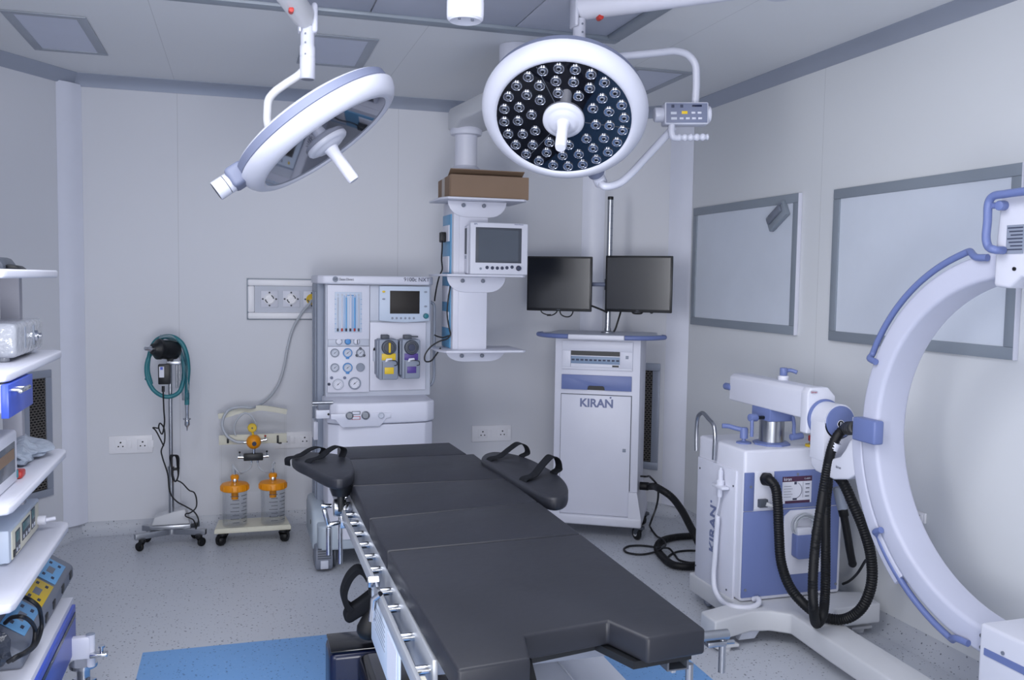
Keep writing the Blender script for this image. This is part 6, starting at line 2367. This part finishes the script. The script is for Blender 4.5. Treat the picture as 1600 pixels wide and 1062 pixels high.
for xa, xb in ((p0.x, p1.x),):
    mb = MB()
    mb.box((xa, 3.26, SB-.01), (xb, 3.30, S1-.02), .004)
    mb.build('post', 'post', ec)
    mb = MB()
    mb.box((xa-.25, 2.62, SB-.01), (xa-.19, 2.66, S1-.02), .004)
    mb.build('post', 'post', ec)
    MB().box((QXB, 3.26, SB-.01), (QXB+.05, 3.30, S1-.02), .004).build('post', 'post', ec)
# blue drawer hanging under the second shelf
d0 = at(13, 650, X=QX+.004)
dy0, dy1 = at(13, 600, X=QX+.004).y, at(51, 600, X=QX+.004).y
dz0 = at(51, 631, X=QX+.004).z
mb = MB()
mb.box((QX-.014, dy0, dz0), (QX+.004, dy1, S2-.028), .001)
dr = mb.build('drawer', 'cobalt', ec)
mb = MB()
mb.box((QX-.35, dy0+.01, dz0+.012), (QX-.016, dy1-.01, S2-.03), .002)
mb.build('drawer_box', 'warmwhite', dr)
p = at(43, 605, X=QX+.03)
mb = MB()
mb.cyl((QX+.003, p.y, p.z), (QX+.03, p.y, p.z), .0045, n=10)
mb.cyl((QX+.003, p.y-.06, p.z-.0), (QX+.03, p.y-.06, p.z-.0), .0045, n=10)
mb.cyl((QX+.03, p.y-.085, p.z), (QX+.03, p.y+.02, p.z), .006, n=12, bev=.002)
mb.build('drawer_handle', 'chrome', dr)
# bottom cabinet
CY1 = 3.455
mb = MB()
mb.box((QXB, QY0, .20), (QX, CY1, SB), .004)
mb.build('cabinet', 'white2', ec)
bz1 = at(113, 944, X=QX).z
bz0 = at(118, 1003, X=QX).z
mb = MB()
mb.box((QX-.004, QY0+.01, bz0), (QX+.010, CY1-.025, bz1), .002)
cd = mb.build('drawer', 'cobalt', ec)
mb = MB()
mb.box((QX+.0095, QY0+.02, bz1-.040), (QX+.0125, CY1-.04, bz1-.022), .0012)
mb.build('finger_groove', 'navy', cd)
# leg bracket and caster
a, b = at(134, 990, Y=3.36), at(148.5, 990, Y=3.36)
tx, tr_ = (a.x+b.x)/2, (b.x-a.x)/2
tz1, tz0 = a.z, at(140, 1040, Y=3.36).z
mb = MB()
mb.cyl((tx, 3.36, tz0), (tx, 3.36, tz1-.003), tr_, n=24)
mb.box((QX+.001, 3.345, tz1-.085), (tx, 3.375, tz1-.008), .004)
lg = mb.build('caster_leg', 'white2', ec)
MB().cyl((tx, 3.36, tz1-.003), (tx, 3.36, tz1), tr_, n=24, bev=.002).build('leg_cap', 'grey', lg)
caster(ec, (tx+.005, 3.36+.0, 0), tz0+.002, .062, .035, math.radians(-130), 'chrome', 'rubber', hub='grey')
p = at(160, 1015, Y=3.36)
mb = MB()
mb.cyl((p.x, 3.34, p.z), (p.x, 3.34, p.z+.02), .006, n=10)
mb.cyl((p.x, 3.34, p.z+.018), (p.x, 3.34, p.z+.024), .012, n=14)
mb.box((tx, 3.325, p.z-.015), (p.x+.02, 3.355, p.z), .004)
mb.build('caster_lock', 'chrome', ec)
for y in (2.68,):
    caster(ec, (tx+.0, y, 0), .20, .062, .035, math.radians(-110), 'chrome', 'rubber', hub='grey')
for y in (2.68, 3.36):
    caster(ec, (QXB+.06, y, 0), .20, .062, .035, math.radians(-60), 'chrome', 'rubber', hub='grey')

# things on the shelves ------------------------------------------------
# flat black device on the top shelf
zz = S1+.001
X0 = at(13, 415, Y=2.96).x
X1 = at(38, 415, Y=2.96).x
t = thing('black_device', (X0-.1, 2.96, zz), 'low black device lying on the top shelf of the left cart', 'device')
mb = MB()
mb.prism([(X0-.20, 0), (X0+.004, 0), (X0+.004, .012), (X0-.008, .030), (X0-.02, .034), (X0-.20, .034)], (0, 2.88, zz), (1, 0, 0), (0, 0, 1), (0, 1, 0), .16, bev=.003)
mb.build('case', 'dgrey', t)
mb = MB()
mb.prism([(X0+.005, 0), (X1, 0), (X1-.012, .009), (X0+.005, .014)], (0, 2.91, zz), (1, 0, 0), (0, 0, 1), (0, 1, 0), .09, bev=.003)
mb.build('sloped_front', 'black', t)

# plastic wrapped unit on the second shelf
zz = S2+.001
xf = QX-.045
y0, y1 = at(25, 540, X=xf).y, at(67, 520, X=xf).y
zt = at(45, 501, X=xf).z
t = thing('wrapped_unit', (xf-.15, (y0+y1)/2, zz), 'grey electronic unit in crinkled clear plastic on the second shelf of the left cart', 'device')
mb = MB()
mb.box((xf-.30, y0, zz+.012), (xf, y1, zt), .014, 3)
for yy in (y0+.04, y1-.04):
    mb.cyl((xf-.04, yy, zz), (xf-.04, yy, zz+.014), .014, n=14)
mb.build('wrapped_case', 'filmwhite', t)
mb = MB()
for q in (.30, .62):
    yy = y0+(y1-y0)*q
    mb.box((xf-.002, yy, zz+.035), (xf+.002, yy+.012, zt-.015), .001)
mb.build('front_ribs', 'grey', t)
p = at(55, 524, X=xf)
MB().lathe([(.017, 0), (.016, .010), (.008, .012), (.008, .02), (0, .021)], (xf-.001, p.y, p.z), (1, 0, 0), 18).build('knob', 'chrome', t)

# white framed display on the third shelf
zz = S3+.001
xf = QX-.05
y1 = at(28, 735, X=xf).y
zt = at(23, 672, X=xf).z
y0 = y1-.30
t = thing('white_display', (xf-.1, (y0+y1)/2, zz), 'white framed display unit on the third shelf of the left cart', 'display')
mb = MB()
mb.box((xf-.18, y0, zz), (xf, y1, zt), .010, 3)
mb.build('case', 'white2', t)
mb = MB()
mb.box((xf-.002, y0+.03, zz+.035), (xf+.0012, y1-.035, zt-.03), .001)
mb.build('screen', 'screen2', t)
mb = MB()
mb.box((xf+.001, y0+.06, zz+.075), (xf+.0022, y1-.05, zz+.105))
mb.build('warm_screen_panel', 'card', t)
p = at(26, 727, X=xf)
MB().box((xf-.001, y1-.016, zz+.012), (xf+.003, y1-.006, zz+.035), .001).build('side_port', 'tealknob', t)
# plastic bag
c = at(48, 712, Z=S3+.03)
b0, b1 = at(30, 722, X=QX-.10), at(71, 700, X=QX-.06)
t = thing('plastic_bag', (QX-.13, (b0.y+b1.y)/2, zz), 'crumpled bluish plastic bag with a red corner on the third shelf of the left cart', 'bag')
b = bmesh.new()
bmesh.ops.create_icosphere(b, subdivisions=4, radius=1)
rnd = random.Random(3)
for v in b.verts:
    d = v.co.copy()
    k = 1+.16*math.sin(7*d.x+3*d.y)+.12*math.sin(9*d.y-5*d.z)+.08*math.sin(15*d.x+11*d.z)
    v.co = Vector((QX-.13+d.x*.085*k, (b0.y+b1.y)/2+d.y*.16*k, max(zz, zz+.028+d.z*.036*k)))
mb = MB()
mb._merge(b)
mb.build('bag_film', mat('bluish_film', '#9FA9B8', .2, var=.2, vscale=30, bump=.8, bscale=35), t)
p = at(35, 720, X=QX-.05)
MB().box((QX-.085, p.y-.035, zz), (QX-.045, p.y+.02, zz+.022), .006).build('red_corner', 'red', t)

# white unit with three teal read-outs on the fourth shelf
zz = S4+.001
xf = QX-.085
y0, y1 = at(14, 840, X=xf).y, at(61, 800, X=xf).y
zt = at(60, 778, X=xf).z
t = thing('readout_unit', (xf-.12, (y0+y1)/2, zz), 'white medical unit with three teal read-outs on the fourth shelf of the left cart', 'device')
mb = MB()
mb.box((xf-.26, y0, zz+.006), (xf, y1, zt), .005)
for yy in (y0+.03, y1-.03):
    mb.cyl((xf-.03, yy, zz), (xf-.03, yy, zz+.008), .011, n=12)
mb.build('case', 'paleblue', t)
W, Hh = y1-y0, zt-zz
mb = MB()
mb.box((xf-.001, y0+W*.06, zz+Hh*.10), (xf+.003, y1-W*.05, zt-Hh*.10), .001)
fp = mb.build('front_panel', 'cream', t)
for u0, u1, v0, v1 in ((.15, .29, .16, .80), (.36, .62, .30, .84), (.67, .80, .30, .92)):
    mb = MB()
    mb.box((xf+.002, y0+W*u0, zz+Hh*v0), (xf+.0045, y0+W*u1, zz+Hh*v1), .001, m=0)
    mb.box((xf+.004, y0+W*(u0+.02), zz+Hh*(v0+(v1-v0)*.5)), (xf+.0055, y0+W*(u1-.02), zz+Hh*(v1-.03)), .0005, m=1)
    n_ = 3 if u1-u0 > .2 else 2
    for k in range(n_):
        yy = y0+W*(u0+(u1-u0)*(k+.5)/n_)
        mb.box((xf+.004, yy-.007, zz+Hh*(v0+.05)), (xf+.006, yy+.007, zz+Hh*(v0+.16)), .001, m=2)
    mb.build('readout', ['dgrey', 'lcd', 'offgrey'], fp)
MB().box((xf+.002, y0+W*.08, zz+Hh*.14), (xf+.006, y0+W*.13, zz+Hh*.34), .001).build('power_switch', 'black', fp)
mb = MB()
mb.cyl((xf+.002, y1-W*.08, zz+Hh*.34), (xf+.028, y1-W*.08, zz+Hh*.34), .016, n=18, bev=.003)
mb.cyl((xf+.026, y1-W*.08, zz+Hh*.34), (xf+.055, y1-W*.06, zz+Hh*.36), .007, n=12)
mb.build('output_plug', 'white2', fp)

# electrosurgical unit on the bottom cabinet
zz = SB+.001
xf = QX-.035
y0, y1 = 2.84, at(106, 905, X=xf-.02).y
t = thing('electrosurgery_unit', (xf-.15, (y0+y1)/2, zz), 'grey unit with blue and yellow sloping control panel at the bottom of the left cart', 'device')
zs_h = at(80, 890, X=xf-.10).z-zz
zs_h = .135
prof = [(0, .0), (0, .048), (-.012, .058), (-.088, .108), (-.112, .124), (-.15, zs_h), (-.30, zs_h), (-.30, 0)]
mb = MB()
mb.prism(prof, (xf, y0, zz), (1, 0, 0), (0, 0, 1), (0, 1, 0), y1-y0, bev=.012, seg=3)
es = mb.build('case', 'midgrey', t)
a = Vector((xf-.012, 0, zz+.058))
b = Vector((xf-.085, 0, zz+.108))
sl = (b-a)
L_ = sl.length
sl.normalize()
nn = Vector((0, 1, 0)).cross(sl)
if nn.x < 0:
    nn = -nn
LY = y1-y0
for f0, f1, m_ in ((.68, .92, 'skyb'), (.41, .65, 'yellow'), (.12, .38, 'skyb')):
    mb = MB()
    o = a+Vector((0, y0+LY*f0, 0))+nn*.0004
    mb.prism([(0, L_*.06), (LY*(f1-f0), L_*.06), (LY*(f1-f0), L_*.96), (0, L_*.96)], o, (0, 1, 0), sl, nn, .003, bev=.001)
    cp = mb.build('control_panel', m_, es)
    mb = MB()
    w_ = LY*(f1-f0)
    mb.prism([(w_*.36, L_*.36), (w_*.64, L_*.36), (w_*.64, L_*.64), (w_*.36, L_*.64)], o+nn*.003, (0, 1, 0), sl, nn, .0012)
    cpd = mb.build('panel_display', 'midgrey', cp)
    for uu in (.15, .78):
        for vv in (.22, .6):
            mb = MB()
            mb.prism([(w_*uu, L_*vv), (w_*(uu+.1), L_*vv), (w_*(uu+.1), L_*(vv+.12)), (w_*uu, L_*(vv+.12))], o+nn*.003, (0, 1, 0), sl, nn, .0010)
            mb.build('panel_key', 'ink', cp)
for f_ in (.92, .74, .55, .40, .25):
    MB().box((xf-.002, y0+LY*f_-.02, zz+.018), (xf+.003, y0+LY*f_+.02, zz+.044), .002).build('outlet', 'black', es)
# clear film bunched over the near side of the unit
# bags and cables near the unit
t = thing('plastic_sack', (xf-.12, 2.76, zz), 'dark crumpled plastic sack at the near end of the cart bottom cabinet', 'bag')
b = bmesh.new()
bmesh.ops.create_icosphere(b, subdivisions=4, radius=1)
for v in b.verts:
    d = v.co.copy()
    k = 1+.14*math.sin(6*d.x+4*d.y)+.10*math.sin(10*d.y-6*d.z)+.06*math.sin(17*d.x+13*d.z)
    v.co = Vector((xf-.13+d.x*.105*k, 2.76+d.y*.07*k, max(zz, zz+.085+d.z*.095*k)))
mb = MB()
mb._merge(b)
mb.build('sack_film', mat('dark_film', '#3A3F4B', .15, var=.3, vscale=25, bump=.8, bscale=30, coat=.3), t)
MB().box((xf-.19, 2.80, zz+.05), (xf-.145, 2.825, zz+.20), .012).build('blue_content', 'cobalt', t)
cx = xf+.02
cl_ = lambda x, y, o=0.: at(x, y, X=cx+o)
mb = MB()
mb.tube([cl_(14, 948, -.12), cl_(30, 936, -.08), cl_(46, 936, -.02), cl_(58, 945, .0), cl_(64, 962, .0), cl_(65, 980, .0), cl_(58, 1003, .0), cl_(44, 1018, .0), cl_(28, 1026, -.005), cl_(18, 1032, -.02)], .0062, 9)
mb.tube([cl_(8, 973, -.08), cl_(20, 964, -.04), cl_(34, 963, -.01), cl_(48, 971, .0), cl_(55, 986, .0), cl_(53, 1003, .0), cl_(40, 1018, .0), cl_(24, 1026, -.01), cl_(12, 1034, -.03)], .0062, 9)
tag(mb.build('power_cable', 'cable'), 'thick black cable looped in front of the grey unit on the left cart', 'cable')
# ================================================================== LIGHT


def area(name, loc, target, sx, sy, power, col=(1, 1, 1), spread=180):
    l = bpy.data.lights.new(name, 'AREA')
    l.shape = 'RECTANGLE'
    l.size, l.size_y = sx, sy
    l.energy = power
    l.color = col
    l.spread = math.radians(spread)
    o = bpy.data.objects.new(name, l)
    COL.objects.link(o)
    o.location = loc
    d = Vector(target)-Vector(loc)
    o.rotation_euler = d.to_track_quat('-Z', 'Y').to_euler()
    return o


TINT = (.957, .962, 1.0)
area('rear_fill', (.3, -1.65, 1.15), (.3, 4.0, 1.2), 2.6, 2.0, 26, TINT)  # added fill from behind the camera; the front wall has no doorway
area('ceiling_fill', (.15, 2.35, 2.655), (.2, 2.75, 0), 2.1, 1.8, 82, TINT)  # added overhead fill out of view, no ceiling fixture belongs to it
area('bounce_fill', (.1, -.5, 1.0), (.3, 2.0, 2.7), .8, .8, 58, TINT)  # added fill aimed up to bounce off the ceiling like a flash
area('side_fill', (-1.24, .9, 1.7), (2.6, 5.2, 1.6), 1.0, 1.6, 19, TINT, 80)  # added fill that lifts the far right wall; no door on this side
w = bpy.data.worlds.new('world')
sc.world = w
w.use_nodes = True
w.node_tree.nodes['Background'].inputs[0].default_value = (.6, .7, .9, 1)
w.node_tree.nodes['Background'].inputs[1].default_value = .3

sc.view_settings.view_transform = 'Standard'
sc.view_settings.look = 'None'
sc.view_settings.gamma = 1
sc.view_settings.use_curve_mapping = False
sc.view_settings.exposure = -0.1
